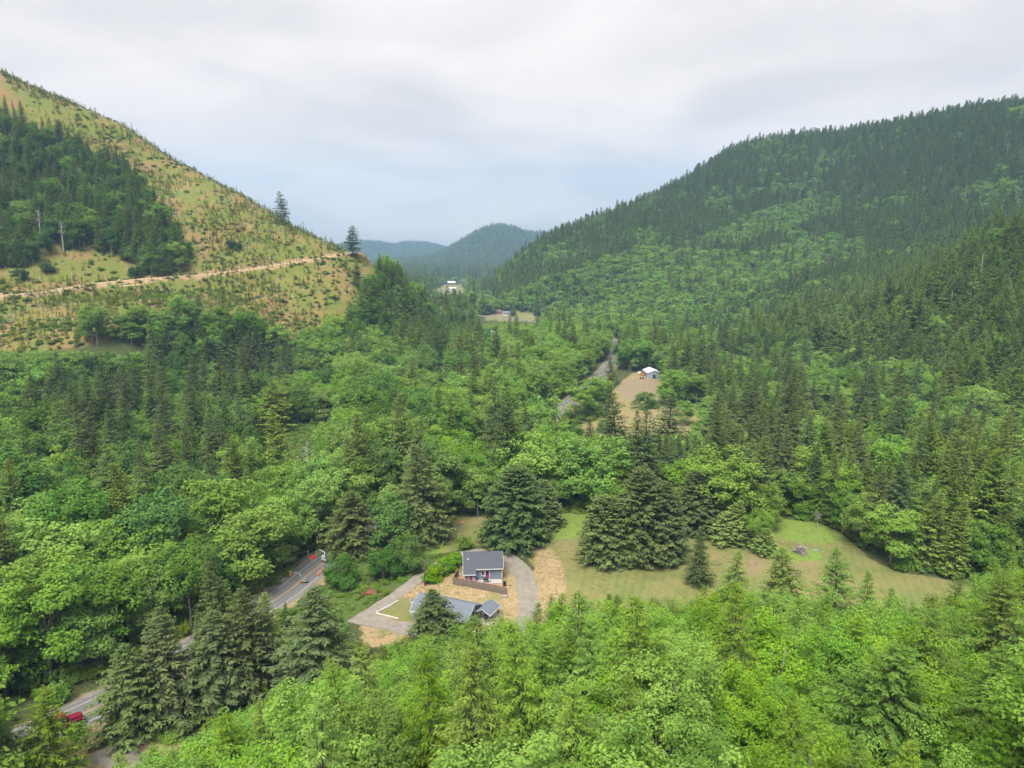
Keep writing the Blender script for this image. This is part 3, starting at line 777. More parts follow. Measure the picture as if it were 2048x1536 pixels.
for nme, arr in (('meadow', meadow_m), ('dry', dry_m), ('soil', soil_m), ('clear', clear_m), ('verge', verge_m), ('fresh', fresh_m), ('cut', cut_m)):
    a = gmesh.attributes.new(nme, 'FLOAT', 'POINT'); a.data.foreach_set('value', arr.ravel().astype(np.float32))
ground = tag(link('ground', gmesh), kind='structure')

# ------------------------------------------------------------------ roads and drives, laid as sheets on the ground
def ribbon(name, pts, offs, mat, lift, step=1.5, ragged=0.0, cols=None, seed=1, key='structure'):
    P = smooth_line([tuple(p[:2]) for p in pts], step)
    T = np.gradient(P, axis=0); T /= np.linalg.norm(T, axis=1, keepdims=True)
    N = np.stack([T[:, 1], -T[:, 0]], 1)
    s = np.concatenate([[0], np.cumsum(np.linalg.norm(np.diff(P, axis=0), axis=1))])
    lo, hi = offs
    if callable(lo): lo = np.array([lo(v) for v in s / s[-1]])
    if callable(hi): hi = np.array([hi(v) for v in s / s[-1]])
    lo = lo + ragged * fbm(s / 3.0, s * 0 + seed, seed); hi = hi + ragged * fbm(s / 3.0, s * 0 + seed + 5, seed + 3)
    n = cols or 7
    V = []
    for k in range(n):
        o = lo + (hi - lo) * k / (n - 1)
        q = P + N * np.broadcast_to(o, (len(P),))[:, None]
        V.append(np.stack([q[:, 0], q[:, 1], hz(q[:, 0], q[:, 1]) + lift], 1))
    V = np.stack(V, 1); m = len(P)
    V = V.reshape(-1, 3)
    j, i = np.meshgrid(np.arange(m - 1), np.arange(n - 1), indexing='ij'); a = j * n + i
    F = np.stack([a, a + n, a + n + 1, a + 1], -1).reshape(-1, 4)[:, ::-1]
    o = link(name, mesh_np(name, V, F, mats=[mat], smooth=True))
    if key: tag(o, kind=key)
    return o
m_asph, nt = new_mat('asphalt')
co = objco(nt); f = noise(nt, 0.9, 6, 0.65, co); f2 = noise(nt, 14, 3, 0.6, co)
col = mixc(nt, f, (0.065, 0.065, 0.067), (0.115, 0.112, 0.108)); col = mixc(nt, math_n(nt, 'MULTIPLY', f2, 0.4), col, (0.130, 0.127, 0.124))
finish(nt, col, 0.85, f2, 0.3, 0.01)
m_shoulder, nt = new_mat('road_shoulder')
co = objco(nt); f = noise(nt, 1.4, 6, 0.65, co)
finish(nt, ramp(nt, f, [(0.3, (0.099, 0.090, 0.074)), (0.55, (0.155, 0.140, 0.115)), (0.75, (0.205, 0.167, 0.118))]), 0.95, f, 0.4, 0.03)
m_white = plain('white_road_paint', (0.384, 0.384, 0.372), 0.7, 0.2, 1.0)
m_yellow = plain('yellow_road_paint', (0.372, 0.223, 0.031), 0.7, 0.2, 1.0)
m_gravel, nt = new_mat('gravel')
co = objco(nt); f = noise(nt, 0.7, 6, 0.7, co); f2 = noise(nt, 9, 4, 0.7, co)
col = ramp(nt, f, [(0.3, (0.136, 0.116, 0.088)), (0.5, (0.182, 0.161, 0.131)), (0.7, (0.228, 0.208, 0.177))])
finish(nt, mixc(nt, math_n(nt, 'MULTIPLY', f2, 0.45), col, (0.102, 0.090, 0.071)), 0.95, f2, 0.4, 0.03)
m_dirt, nt = new_mat('logging_dirt')
co = objco(nt); f = noise(nt, 0.35, 6, 0.65, co)
finish(nt, ramp(nt, f, [(0.3, (0.215, 0.145, 0.072)), (0.55, (0.280, 0.205, 0.115)), (0.75, (0.320, 0.255, 0.165))]), 0.95, f, 0.4, 0.08)
road_pts = ROAD[::3]
ribbon('road_shoulder', road_pts, (-4.9, 4.2), m_shoulder, 0.025, 2.0, 0.5)
ribbon('road', road_pts, (-4.0, 3.2), m_asph, 0.05, 2.0, 0.05)
ribbon('road_marking', road_pts, (-2.93, -2.82), m_white, 0.062, 2.0, cols=2)
ribbon('road_marking', road_pts, (2.78, 2.89), m_white, 0.062, 2.0, cols=2)
ribbon('road_marking', road_pts, (-0.24, -0.14), m_yellow, 0.062, 2.0, cols=2)
ribbon('road_marking', road_pts, (0.04, 0.14), m_yellow, 0.062, 2.0, cols=2)
ribbon('driveway', DRIVE_UP, (-1.6, 1.6), m_gravel, 0.05, 0.5, 0.6)
ribbon('driveway', DRIVE_RIGHT, (lambda t: -2.7 + 1.0 * t, lambda t: 2.8 - 1.1 * t), m_gravel, 0.06, 0.5, 0.8, cols=9, seed=4)
ribbon('driveway', DRIVE_LOW, (-2.0, 2.2), m_gravel, 0.07, 0.5, 0.7, seed=8)
ribbon('gravel_turnout', TURNOUT, (-2.0, 2.6), m_gravel, 0.06, 0.8, 0.6, seed=9)
ribbon('logging_road', [tuple(p[:2]) for p in LOGROAD[::4]], (lambda t: -3.6 - 1.2 * (1 - t), lambda t: 4.2 + 1.5 * (1 - t) + 4.0 * math.exp(-((t - 0.36) / 0.08) ** 2)), m_dirt, 0.12, 3.0, 0.6, seed=12)

# ------------------------------------------------------------------ scattering
LIB = {}
def gn_scatter(name, pts, kinds, label, cat):
    """pts: rows of x, y, z, yaw, scale_xy, scale_z, index into kinds' shapes"""
    shapes = []
    for k in kinds:
        shapes += [(k, i) for i in range(len(PROTO[k]))]
    col = bpy.data.collections.new('shapes of ' + name)
    for q, (k, i) in enumerate(shapes):
        o = bpy.data.objects.new('shape_%02d_%s' % (q, name), PROTO[k][i]['both']); col.objects.link(o)
    P = np.asarray(pts, np.float32)
    me = bpy.data.meshes.new(name)
    me.vertices.add(len(P)); me.vertices.foreach_set('co', P[:, :3].ravel())
    for nm, arr, ty in (('yaw', P[:, 3], 'FLOAT'), ('sxy', P[:, 4], 'FLOAT'), ('sz', P[:, 5], 'FLOAT')):
        a = me.attributes.new(nm, ty, 'POINT'); a.data.foreach_set('value', arr.copy())
    a = me.attributes.new('which', 'INT', 'POINT'); a.data.foreach_set('value', P[:, 6].astype(np.int32))
    o = link(name, me)
    tag(o, label, cat, kind='stuff')
    ng = bpy.data.node_groups.new('scatter ' + name, 'GeometryNodeTree')
    ng.interface.new_socket('Geometry', in_out='INPUT', socket_type='NodeSocketGeometry')
    ng.interface.new_socket('Geometry', in_out='OUTPUT', socket_type='NodeSocketGeometry')
    N = ng.nodes.new; Lk = ng.links.new
    gi = N('NodeGroupInput'); go = N('NodeGroupOutput')
    ci = N('GeometryNodeCollectionInfo'); ci.inputs['Collection'].default_value = col
    ci.inputs['Separate Children'].default_value = True; ci.inputs['Reset Children'].default_value = True
    ip = N('GeometryNodeInstanceOnPoints'); ip.inputs['Pick Instance'].default_value = True
    def na(n, ty):
        a = N('GeometryNodeInputNamedAttribute'); a.data_type = ty; a.inputs['Name'].default_value = n
        return a.outputs['Attribute']
    rot = N('ShaderNodeCombineXYZ'); Lk(na('yaw', 'FLOAT'), rot.inputs[2])
    scl = N('ShaderNodeCombineXYZ'); sx = na('sxy', 'FLOAT'); Lk(sx, scl.inputs[0]); Lk(sx, scl.inputs[1]); Lk(na('sz', 'FLOAT'), scl.inputs[2])
    Lk(gi.outputs[0], ip.inputs['Points']); Lk(ci.outputs[0], ip.inputs['Instance']); Lk(na('which', 'INT'), ip.inputs['Instance Index'])
    Lk(rot.outputs[0], ip.inputs['Rotation']); Lk(scl.outputs[0], ip.inputs['Scale'])
    Lk(ip.outputs[0], go.inputs[0])
    md = o.modifiers.new('scatter', 'NODES'); md.node_group = ng
    return o

# ------------------------------------------------------------------ trees: first the ones placed by eye, then the woods
# kind, top pixel, base pixel, crown width in pixels, label
HAND = [
 ('spruce', 648, 1172, 640, 1425, 165, 'widest dark roadside spruce, left of the gravel driveway fork'),
 ('spruce', 512, 1168, 505, 1375, 130, 'pointed spruce just left of the widest roadside spruce'),
 ('spruce', 440, 1232, 435, 1420, 130, 'middle spruce of the dark roadside row above the road'),
 ('spruce', 350, 1222, 335, 1440, 140, 'tall dark spruce right of the red truck, second from it'),
 ('spruce', 268, 1285, 262, 1468, 120, 'dark spruce standing next to the red truck on its right'),
 ('hemlock', 108, 1372, 100, 1580, 118, 'loose thin conifer in front of the red truck'),
 ('fir', 28, 1430, 20, 1600, 130, 'dark conifer in the bottom left corner'),
 ('fir', 90, 1095, 92, 1270, 90, 'olive conifer among alders at the left edge above the truck'),
 ('spruce', 870, 1178, 872, 1292, 100, 'dark spruce in front of the lower grey house'),
 ('spruce', 845, 886, 850, 1080, 120, 'tall grey-green spruce behind the driveway bend, beside the meadow'),
 ('spruce', 706, 975, 700, 1105, 105, 'spruce over the road left of the big dark maple'),
 ('maple', 775, 983, 785, 1098, 100, 'dense dark maple between two spruces above the driveway'),
 ('bush', 682, 1105, 682, 1172, 68, 'round green tree beside the road by the orange sign'),
 ('bush', 768, 1092, 768, 1160, 66, 'lower of two round trees left of the driveway'),
 ('bush', 815, 1064, 815, 1142, 82, 'taller of two round trees left of the driveway'),
 ('open_spruce', 1026, 928, 1026, 1086, 118, 'broad dark spruce at the left end of the meadow'),
 ('open_spruce', 1088, 962, 1088, 1052, 66, 'smaller spruce right behind the broad meadow spruce'),
 ('open_spruce', 1216, 990, 1214, 1122, 100, 'rounded left spruce of the meadow clump'),
 ('open_spruce', 1290, 938, 1286, 1120, 108, 'tallest spruce of the meadow clump, in its middle'),
 ('open_spruce', 1330, 968, 1326, 1116, 88, 'right spruce of the meadow clump'),
 ('hemlock', 1262, 1040, 1262, 1124, 56, 'low light green conifer at the front of the meadow clump'),
 ('spruce', 1397, 1060, 1396, 1168, 50, 'slim lone conifer standing in the open meadow'),
 ('open_spruce', 1402, 944, 1402, 1062, 86, 'blue-green spruce at the meadow edge right of the clump'),
 ('fir', 1458, 1000, 1458, 1086, 62, 'mid-size fir at the meadow edge'),
 ('alder', 1530, 968, 1530, 1062, 70, 'bright yellow-green alder at the far meadow edge'),
 ('young', 1520, 1012, 1520, 1098, 62, 'young bright alder in front of the meadow edge firs'),
 ('spruce', 1490, 1046, 1490, 1092, 38, 'small blue-green spruce at the meadow edge'),
 ('fir', 1512, 1055, 1528, 1108, 46, 'small green fir at the foot of the young alder'),
 ('hemlock', 1464, 1098, 1462, 1215, 66, 'drooping hemlock rising before the meadow, left of three'),
 ('hemlock', 1560, 1082, 1558, 1250, 108, 'lush hemlock rising before the meadow, middle of three'),
 ('hemlock', 1668, 1102, 1664, 1290, 112, 'drooping hemlock rising before the meadow, right of three'),
 ('big_hemlock', 1735, 1262, 1730, 1600, 250, 'largest foreground hemlock at the lower right'),
 ('big_hemlock', 1980, 1140, 1975, 1420, 170, 'tall hemlock at the right edge above the foreground'),
 ('big_hemlock', 1920, 1300, 1930, 1620, 170, 'hemlock in the lower right corner beside the largest one'),
 ('spruce', 1232, 768, 1232, 930, 66, 'tallest slim spruce in front of the ploughed field'),
 ('spruce', 1330, 786, 1330, 938, 96, 'broad bare-branched spruce right of the slim field spruce'),
 ('spruce', 1426, 780, 1426, 935, 84, 'dense dark spruce right of the dry field'),
 ('spruce', 1180, 838, 1180, 925, 48, 'small dark spruce left of the slim field spruce'),
 ('spruce', 1500, 828, 1500, 945, 72, 'drooping spruce left of the grey alders'),
 ('spruce', 1565, 826, 1565, 955, 84, 'broad spruce at the foot of the right slope'),
 ('fir', 1222, 716, 1222, 768, 28, 'small dark tree between the far road and the barn'),
 ('alder', 1155, 758, 1160, 838, 62, 'broad alder between the far road and the dry field'),
 ('alder', 1188, 752, 1192, 826, 52, 'alder right of the broad one between the far road and dry field'),
 ('alder', 1205, 752, 1200, 800, 50, 'round alder beside the far road bend'),
 ('bush', 1150, 846, 1150, 872, 40, 'low round bush at the near left end of the dry field'),
 ('bush', 1208, 838, 1208, 862, 34, 'low round bush at the foot of the slim field spruce'),
 ('alder', 1370, 800, 1372, 850, 46, 'alder at the right end of the dry field'),
 ('bush', 1288, 783, 1290, 816, 52, 'round bushes below the ploughed field'),
 ('lone_conifer', 564, 382, 566, 447, 26, 'lone tall conifer on the clear-cut skyline'),
 ('lone_conifer', 703, 450, 705, 513, 32, 'lone conifer at the end of the logging road'),
 ('lone_conifer', 713, 518, 714, 575, 22, 'thin half-bare conifer just below the logging road end'),
 ('fir', 788, 523, 788, 600, 26, 'tallest of the conifers at the spur top'),
 ('fir', 800, 520, 800, 600, 22, 'slim conifer on the spur top, right of its neighbour'),
 ('fir', 775, 528, 776, 600, 22, 'slim conifer on the spur top, left of its neighbour'),
 ('spruce', 520, 662, 520, 722, 38, 'dark dense spruce below the clear-cut'),
 ('spruce', 455, 650, 455, 745, 50, 'tall spruce below the clear-cut, left of the dense one'),
 ('spruce', 420, 665, 420, 745, 40, 'slimmer spruce below the clear-cut'),
 ('spruce', 440, 830, 440, 985, 72, 'brownish thin spruce at the edge of the brush clearing'),
 ('spruce', 490, 858, 490, 960, 46, 'narrow dark spruce beside the brush clearing'),
 ('spruce', 240, 900, 236, 1070, 110, 'large grey-green spruce left above the alder strip'),
 ('spruce', 345, 890, 345, 1030, 100, 'grey spruce with pale branches above the alder strip'),
 ('spruce', 153, 790, 153, 960, 95, 'grey spruce of the dark stand near the left edge'),
 ('maple', 85, 930, 80, 1060, 130, 'dark blue-green maple at the left edge'),
 ('maple', 445, 1090, 440, 1200, 110, 'dark round maple in the alder strip by the road'),
 ('fir', 545, 765, 545, 862, 72, 'broad fir beside the power line clearing'),
 ('salal', 44, 534, 44, 560, 28, 'leftmost dark round shrub above the logging road'),
 ('salal', 96, 524, 96, 545, 32, 'wide dark round shrub above the logging road'),
 ('salal', 271, 531, 271, 556, 28, 'dark round shrub at the logging road edge'),
 ('salal', 68, 500, 68, 522, 22, 'dark round shrub beside the pale poles'),
 ('salal', 462, 478, 462, 497, 18, 'dark shrub on the clear-cut, left of a pair'),
 ('salal', 476, 483, 476, 500, 18, 'dark shrub on the clear-cut, right of a pair'),
]
KINDNAME = dict(olive_fir='fir_tree', big_hemlock='hemlock_tree', lone_conifer='conifer_tree', open_spruce='spruce_tree', spruce='spruce_tree', fir='fir_tree', hemlock='hemlock_tree', alder='alder_tree', maple='maple_tree', young='young_alder_tree', bush='round_tree', salal='dark_shrub')
CAT = dict(olive_fir='fir', big_hemlock='hemlock', lone_conifer='conifer', open_spruce='spruce', spruce='spruce', fir='fir', hemlock='hemlock', alder='alder', maple='maple', young='alder', bush='tree', salal='shrub')
used = []
def plant(kind, i, loc, yaw, sxy, sz, label, group, part_names=('trunk', 'crown')):
    pr = PROTO[kind][i]
    e = link(KINDNAME[kind], None, None, loc, (random.gauss(0, 0.022), random.gauss(0, 0.022), yaw), (sxy, sxy, sz))
    e.empty_display_size = 0.5
    link('trunk' if kind not in ('salal',) else 'stem', pr['trunk'], e); link('crown', pr['crown'], e)
    tag(e, label, CAT[kind], group)
    return e
for n, (kind, tx, ty, bx, by, w, label) in enumerate(HAND):
    p = pix(bx, by)
    # height: the top pixel's ray at the tree's distance
    top = at_y(tx, ty, p[1])
    H = max(1.5, top[2] - p[2] + 0.3)
    depth = project(p[0], p[1], p[2] + H / 2)[2]
    Wd = w / 2 / FOC * float(depth) * (1.18 if 'spruce' in kind or kind in ('fir', 'hemlock', 'big_hemlock', 'lone_conifer') else 1.0)
    i = n % len(PROTO[kind]); pr = PROTO[kind][i]
    plant(kind, i, (p[0], p[1], p[2] - 0.15), random.uniform(0, 6.28), Wd / pr['W'], H / pr['H'], label, None)
    used.append((p[0], p[1], max(2.0, Wd * 0.75)))

def candidates():
    out = []
    for y0, y1, cell, xl, xr in [(30, 330, 4.6, 1.15, 1.15), (330, 720, 5.4, 0.95, 0.95), (720, 1650, 5.7, 0.25, 0.95), (1900, 5000, 12.5, 0.36, 0.12)]:
        ys = np.arange(y0, y1, cell)
        for y in ys:
            xs = np.arange(-xl * y - 25, xr * y + 25, cell)
            out.append(np.stack([xs + RNG.uniform(-.46, .46, len(xs)) * cell, y + RNG.uniform(-.46, .46, len(xs)) * cell], 1))
    return np.concatenate(out)
CD = candidates()
cx, cy = CD[:, 0], CD[:, 1]
cz = hz(cx, cy)
gpx, gpy, gw = project(cx, cy, cz)
mpx, mpy, mw = project(cx, cy, cz + 11)
keep = np.ones(len(cx), bool)
for poly, a, b in [(MEADOW, 105, 260), (BANK, 105, 260), (OPENALL, 105, 260), (YARD, 105, 260), (VERGE, 100, 235), (FIELD, 270, 520), (SMALLFIELD, 450, 620), (FARM, 700, 1000), (FARFARM, 1100, 2600), (BRUSHLAND, 190, 420), (LINECUT, 300, 560)]:
    keep &= ~(in_poly(gpx, gpy, poly) & (cy > a) & (cy < b))
darkpatch = in_poly(mpx, mpy, DARKPATCH) & (cy > 380) & (cy < 700)
clearcut = in_poly(gpx, gpy, CLEARCUT) & (cy > 300) & (cy < 760) & (cx < -60)
keep &= ~(clearcut & ~darkpatch)
keep &= ~((cy > 560) & (cy < 1100) & (cx < -120) & (cz > 20))          # far side of the clear-cut hill
for line, r in ((ROAD, 7.5), (LOGROAD[:, :2], 6), (DRIVE_UP, 4), (DRIVE_RIGHT, 5), (DRIVE_LOW, 4.5), (TURNOUT, 7)):
    keep &= line_dist(cx, cy, line)[0] > r
for x, y, r in used:
    keep &= np.hypot(cx - x, cy - y) > r
tx_, ty_ = np.array([t[0] for t in TOE]), np.array([t[1] for t in TOE])
fore = cy < np.interp(cx, tx_, ty_) + 2
keep &= ~((cy < 55) & ~fore) & ~((cy < 42))
# zone table: name, mask, species weights, height factor, keep probability
nzv = fbm(cx / 60, cy / 60, 21)
zones = [
 ('fore', fore, dict(young=.72, hemlock=.28), 1.12, 0.74, 'foreground slope'),
 ('far', cy > 1700, dict(far_fir=.9, far_alder=.1), 1.15, 0.95, 'far'),
 ('darkpatch', darkpatch & clearcut | darkpatch, dict(fir=.62, alder=.2, maple=.18), 0.85, 0.9, 'wood beside the clear-cut'),
 ('belt', (in_poly(mpx, mpy, ALDERBELT) | in_poly(mpx, mpy, ALDERBELT2) | in_poly(mpx, mpy, ALDERBELT3)) & (cy > 560), dict(alder=.86, fir=.14), 0.85, 0.9, 'alder belt'),
 ('mainhill', (cy > 640) & (cz > 3), None, 0.80, 0.97, 'hill'),
 ('spurtrees', in_poly(mpx, mpy, SPURTREES) & (cy > 330) & (cx < 0), dict(fir=.62, maple=.25, alder=.13), 1.05, 0.95, 'spur below the clear-cut'),
 ('row', in_poly(mpx, mpy, ALDERROW) & (cx < line_dist(cx, cy, ROAD)[0] * 0 + np.interp(cy, ROAD[:, 1], ROAD[:, 0])), dict(alder=.86, fir=.14), 1.0, 0.85, 'far roadside'),
 ('tall', in_poly(mpx, mpy, TALLSPRUCE) & (cy < 420), dict(spruce=.5, alder=.3, fir=.2), 0.85, 0.72, 'wood between meadow and field'),
 ('meadowalder', in_poly(mpx, mpy, MEADOWALDER) & (cy < 330), dict(young=.55, alder=.35, spruce=.1), 1.15, 0.85, 'wood behind the meadow'),
 ('rightedge', in_poly(mpx, mpy, RIGHTEDGE) & (cy < 330), dict(fir=.45, alder=.30, hemlock=.2, spruce=.05), 0.9, 0.85, 'right edge of the meadow'),
 ('rightslope', (cx > 60) & (cz > 2.5) & (cy < 720), dict(olive_fir=.78, fir=.12, alder=.06, hemlock=.04), 0.95, 0.95, 'near right slope'),
 ('darkstand', in_poly(mpx, mpy, DARKSTAND) & (cy < 420), dict(spruce=.24, fir=.13, maple=.21, alder=.42), 0.88, 0.70, 'dark stand below the clear-cut'),
 ('roadside', in_poly(mpx, mpy, [(180, 1180), (740, 1100), (780, 1420), (300, 1520), (120, 1520)]) & (cy < 150) & (cx > np.interp(cy, ROAD[:, 1], ROAD[:, 0])), dict(spruce=.85, fir=.15), 0.72, 0.6, 'dark roadside row by the truck'),
 ('leftwood', (cx < -30) & (cy < 520), dict(alder=.72, maple=.18, fir=.10), 1.05, 0.72, 'wood left of the road'),
 ('valley', np.ones(len(cx), bool), dict(alder=.62, maple=.13, fir=.17, spruce=.08), 0.95, 0.68, 'valley middle'),
]
zid = np.full(len(cx), -1)
for k, zn in enumerate(zones):
    zid[(zid < 0) & zn[1]] = k
u1 = RNG.uniform(0, 1, len(cx))
SPEC = ['spruce', 'fir', 'hemlock', 'alder', 'maple', 'young', 'far_fir', 'far_alder', 'olive_fir']
spec = np.full(len(cx), -1)
u2 = RNG.uniform(0, 1, len(cx))
for k, zn in enumerate(zones):
    m = zid == k
    keep &= ~(m & (u1 > zn[4]))
    if zn[2] is None:                       # conifers with drifts of broadleaf trees
        pb = np.clip(0.06 + 1.9 * (nzv - 0.10), 0.03, 0.9)
        spec = np.where(m, np.where(u2 < pb, 7, 6), spec)
        continue
    acc = 0
    for s, p in zn[2].items():
        spec = np.where(m & (u2 >= acc) & (u2 < acc + p), SPEC.index(s), spec); acc += p
    spec = np.where(m & (spec < 0), SPEC.index(list(zn[2])[0]), spec)
spec = np.where((cy > 640) & (spec == 1), 6, spec); spec = np.where((cy > 640) & (spec == 3), 7, spec)
spec = np.where((cy > 640) & (spec == 0), 6, spec); spec = np.where((cy > 640) & (spec == 4), 7, spec)
hm = np.array([z_[3] for z_ in zones])[zid] * np.clip(RNG.normal(1.0, 0.22, len(cx)), 0.5, 1.5)
wm = hm * np.clip(RNG.normal(1.0, 0.10, len(cx)), 0.75, 1.3)
yaw = RNG.uniform(0, 6.283, len(cx))
var = RNG.integers(0, 1000, len(cx))
FORELINE = [(-400, 1900), (200, 1570), (290, 1520), (420, 1462), (560, 1400), (700, 1335), (830, 1290), (960, 1258), (1060, 1240), (1130, 1205), (1250, 1176), (1400, 1168), (1550, 1190), (1700, 1180), (1850, 1195), (1950, 1165), (2100, 1110), (2600, 1000)]
PH = np.array([PROTO[SPEC[k]][0]['H'] for k in range(len(SPEC))])[spec]
lx = np.interp(gpx, [p[0] for p in FORELINE], [p[1] for p in FORELINE]) + RNG.uniform(-14, 46, len(cx)) - np.where(spec == 2, 34, 0)
u_ = (768 - lx) / FOC
zmax = CAM_H + (u_ * CP - SP) / (CP + u_ * SP) * cy
hmax = np.clip((zmax - cz) / PH, 0, 9)
nearyard = fore | ((cy < 142) & (cx > -42))
low = nearyard & (hmax < hm)
wm = np.where(low, np.maximum(hmax, 0.3) * 1.08, wm); hm = np.where(low, hmax, hm)
keep &= ~(nearyard & (hm * PH < 2.2))
# clearings that the photograph lets us see into: nearer trees stay below these lines
for x0, x1, ya, yb, lim_y in [(1110, 1415, 185, 338, 868), (1092, 1146, 190, 326, 836), (1180, 1234, 336, 424, 762), (1240, 1330, 338, 432, 800), (948, 1092, 600, 834, 647), (866, 934, 850, 1480, 590),
                              (500, 655, 195, 268, 932), (858, 908, 300, 424, 795), (545, 640, 95, 147, 1200), (640, 905, 100, 170, 1175), (-200, 300, 180, 346, 702), (1180, 1240, 336, 470, 748), (652, 692, 200, 316, 845), (870, 902, 300, 416, 765), (974, 1000, 430, 598, 688), (1590, 1860, 30, pix(1730, 1600)[1] - 1, 1475), (1860, 2060, 30, pix(1930, 1620)[1] - 1, 1440), (1880, 2060, 60, pix(1975, 1420)[1] - 1, 1330)]:
    u_ = (768 - lim_y) / FOC
    zm = CAM_H + (u_ * CP - SP) / (CP + u_ * SP) * cy
    hx_ = np.clip((zm - cz) / PH, 0, 9)
    mm = (gpx > x0) & (gpx < x1) & (cy > ya) & (cy < yb) & (hx_ < hm)
    wm = np.where(mm, hx_ * 1.1, wm); hm = np.where(mm, hx_, hm)
    keep &= ~(mm & (hm * PH < 2.5))
idx = np.where(keep)[0]
T = [dict(k=SPEC[spec[i]], v=int(var[i] % len(PROTO[SPEC[spec[i]]])), x=cx[i], y=cy[i], z=cz[i] - 0.2, yaw=yaw[i], s=wm[i], h=hm[i], zone=int(zid[i])) for i in idx]
# which trees show largest: paint them front to back on a coarse picture
T.sort(key=lambda t: t['y'])
buf = np.zeros((192, 256), bool)
for t in T:
    t['seen'] = 0
    if t['y'] > 700: continue
    pr = PROTO[t['k']][t['v']]
    X0, Y1, w0 = project(t['x'], t['y'], t['z']); X1, Y0, _ = project(t['x'], t['y'], t['z'] + pr['H'] * t['h'])
    hw = pr['W'] * t['s'] * FOC / w0 * 0.8
    a, b = int(max(0, (X0 - hw) / 8)), int(min(256, (X0 + hw) / 8 + 1)); c_, d_ = int(max(0, Y0 / 8)), int(min(192, Y1 / 8 + 1))
    if b > a and d_ > c_:
        s_ = buf[c_:d_, a:b]; t['seen'] = int((~s_).sum()); s_[:] = True
        t['px'], t['py'] = float(X1), float((Y0 + Y1) / 2)
singles, rest = [], []
lim = dict(olive_fir=180, spruce=280, fir=100, hemlock=200, alder=300, maple=120, young=260)
byk = {}
for t in T:
    byk.setdefault(t['k'], []).append(t)
for k, lst in byk.items():
    lst.sort(key=lambda t: -t['seen'])
    n = lim.get(k, 0)
    singles += [t for t in lst[:n] if t['seen'] > 1]; rest += [t for t in lst[:n] if t['seen'] <= 1] + lst[n:]
ONES = ['', 'first', 'second', 'third', 'fourth', 'fifth', 'sixth', 'seventh', 'eighth', 'ninth', 'tenth', 'eleventh', 'twelfth', 'thirteenth', 'fourteenth', 'fifteenth', 'sixteenth', 'seventeenth', 'eighteenth', 'nineteenth']
def ordinal(n):
    if n < 20: return ONES[n]
    t = n // 10; o = n % 10
    return (('', '', 'twentieth', 'thirtieth', 'fortieth', 'fiftieth', 'sixtieth', 'seventieth', 'eightieth', 'ninetieth')[t] if o == 0
            else ('', '', 'twenty', 'thirty', 'forty', 'fifty', 'sixty', 'seventy', 'eighty', 'ninety')[t] + '-' + ONES[o])
KW = dict(olive_fir='pale olive fir', spruce='dark spruce', fir='olive-green fir', hemlock='drooping hemlock', alder='leafy alder', maple='deep-green maple', young='bright young alder')
groups = {}
for t in singles:
    t['row'] = int(t['y'] // (16 if t['y'] < 140 else 28 if t['y'] < 330 else 60))
    groups.setdefault((t['zone'], t['k'], t['row']), []).append(t)
rows_of = {}
for (z_, k, row) in groups:
    rows_of.setdefault((z_, k), []).append(row)
for key, lst in groups.items():
    z_, k, row = key
    lst.sort(key=lambda t: t['px'])
    rs = sorted(rows_of[(z_, k)]); r_i = rs.index(row)
    rowtxt = '' if len(rs) == 1 else (' front row,' if r_i == 0 else ' rearmost row,' if r_i == len(rs) - 1 else ' %s row back,' % ordinal(r_i + 1))
    for q, t in enumerate(lst):
        pos_ = 'only ' + KW[k] + ' of its' if len(lst) == 1 and rowtxt else (KW[k] + ',' if len(lst) == 1 else ('leftmost ' + KW[k] + ',' if q == 0 else 'rightmost ' + KW[k] + ',' if q == len(lst) - 1 else ordinal(q + 1) + ' ' + KW[k] + ' from left,'))
        label = pos_ + rowtxt + ' ' + zones[z_][5]
        if pos_.startswith('only'): label = pos_ + rowtxt + ' ' + zones[z_][5]
        plant(k, t['v'], (t['x'], t['y'], t['z']), t['yaw'], t['s'], t['h'], label, (KW[k] + 's, ' + zones[z_][5]))
def to_rows(lst, kinds):
    off = {}; n = 0
    for k in kinds:
        off[k] = n; n += len(PROTO[k])
    return [(t['x'], t['y'], t['z'], t['yaw'], t['s'], t['h'], off[t['k']] + t['v']) for t in lst]
K1 = ['spruce', 'fir', 'hemlock', 'alder', 'maple', 'young', 'far_fir', 'far_alder', 'olive_fir']
sets = {'valley_forest': [], 'hillside_forest': [], 'distant_forest': []}
for t in rest:
    if t['y'] > 1700: sets['distant_forest'].append(t)
    elif t['y'] > 640 or (t['x'] > 60 and t['z'] > 20): sets['hillside_forest'].append(t)
    else: sets['valley_forest'].append(t)
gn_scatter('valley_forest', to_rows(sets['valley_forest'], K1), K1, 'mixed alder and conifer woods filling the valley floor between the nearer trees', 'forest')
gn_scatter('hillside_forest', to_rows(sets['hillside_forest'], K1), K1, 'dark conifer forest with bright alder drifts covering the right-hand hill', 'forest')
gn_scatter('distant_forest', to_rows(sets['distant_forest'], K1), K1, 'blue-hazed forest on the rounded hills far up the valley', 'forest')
print('trees', len(T), 'singles', len(singles), {k: len(v) for k, v in byk.items()}, {k: len(v) for k, v in sets.items()})
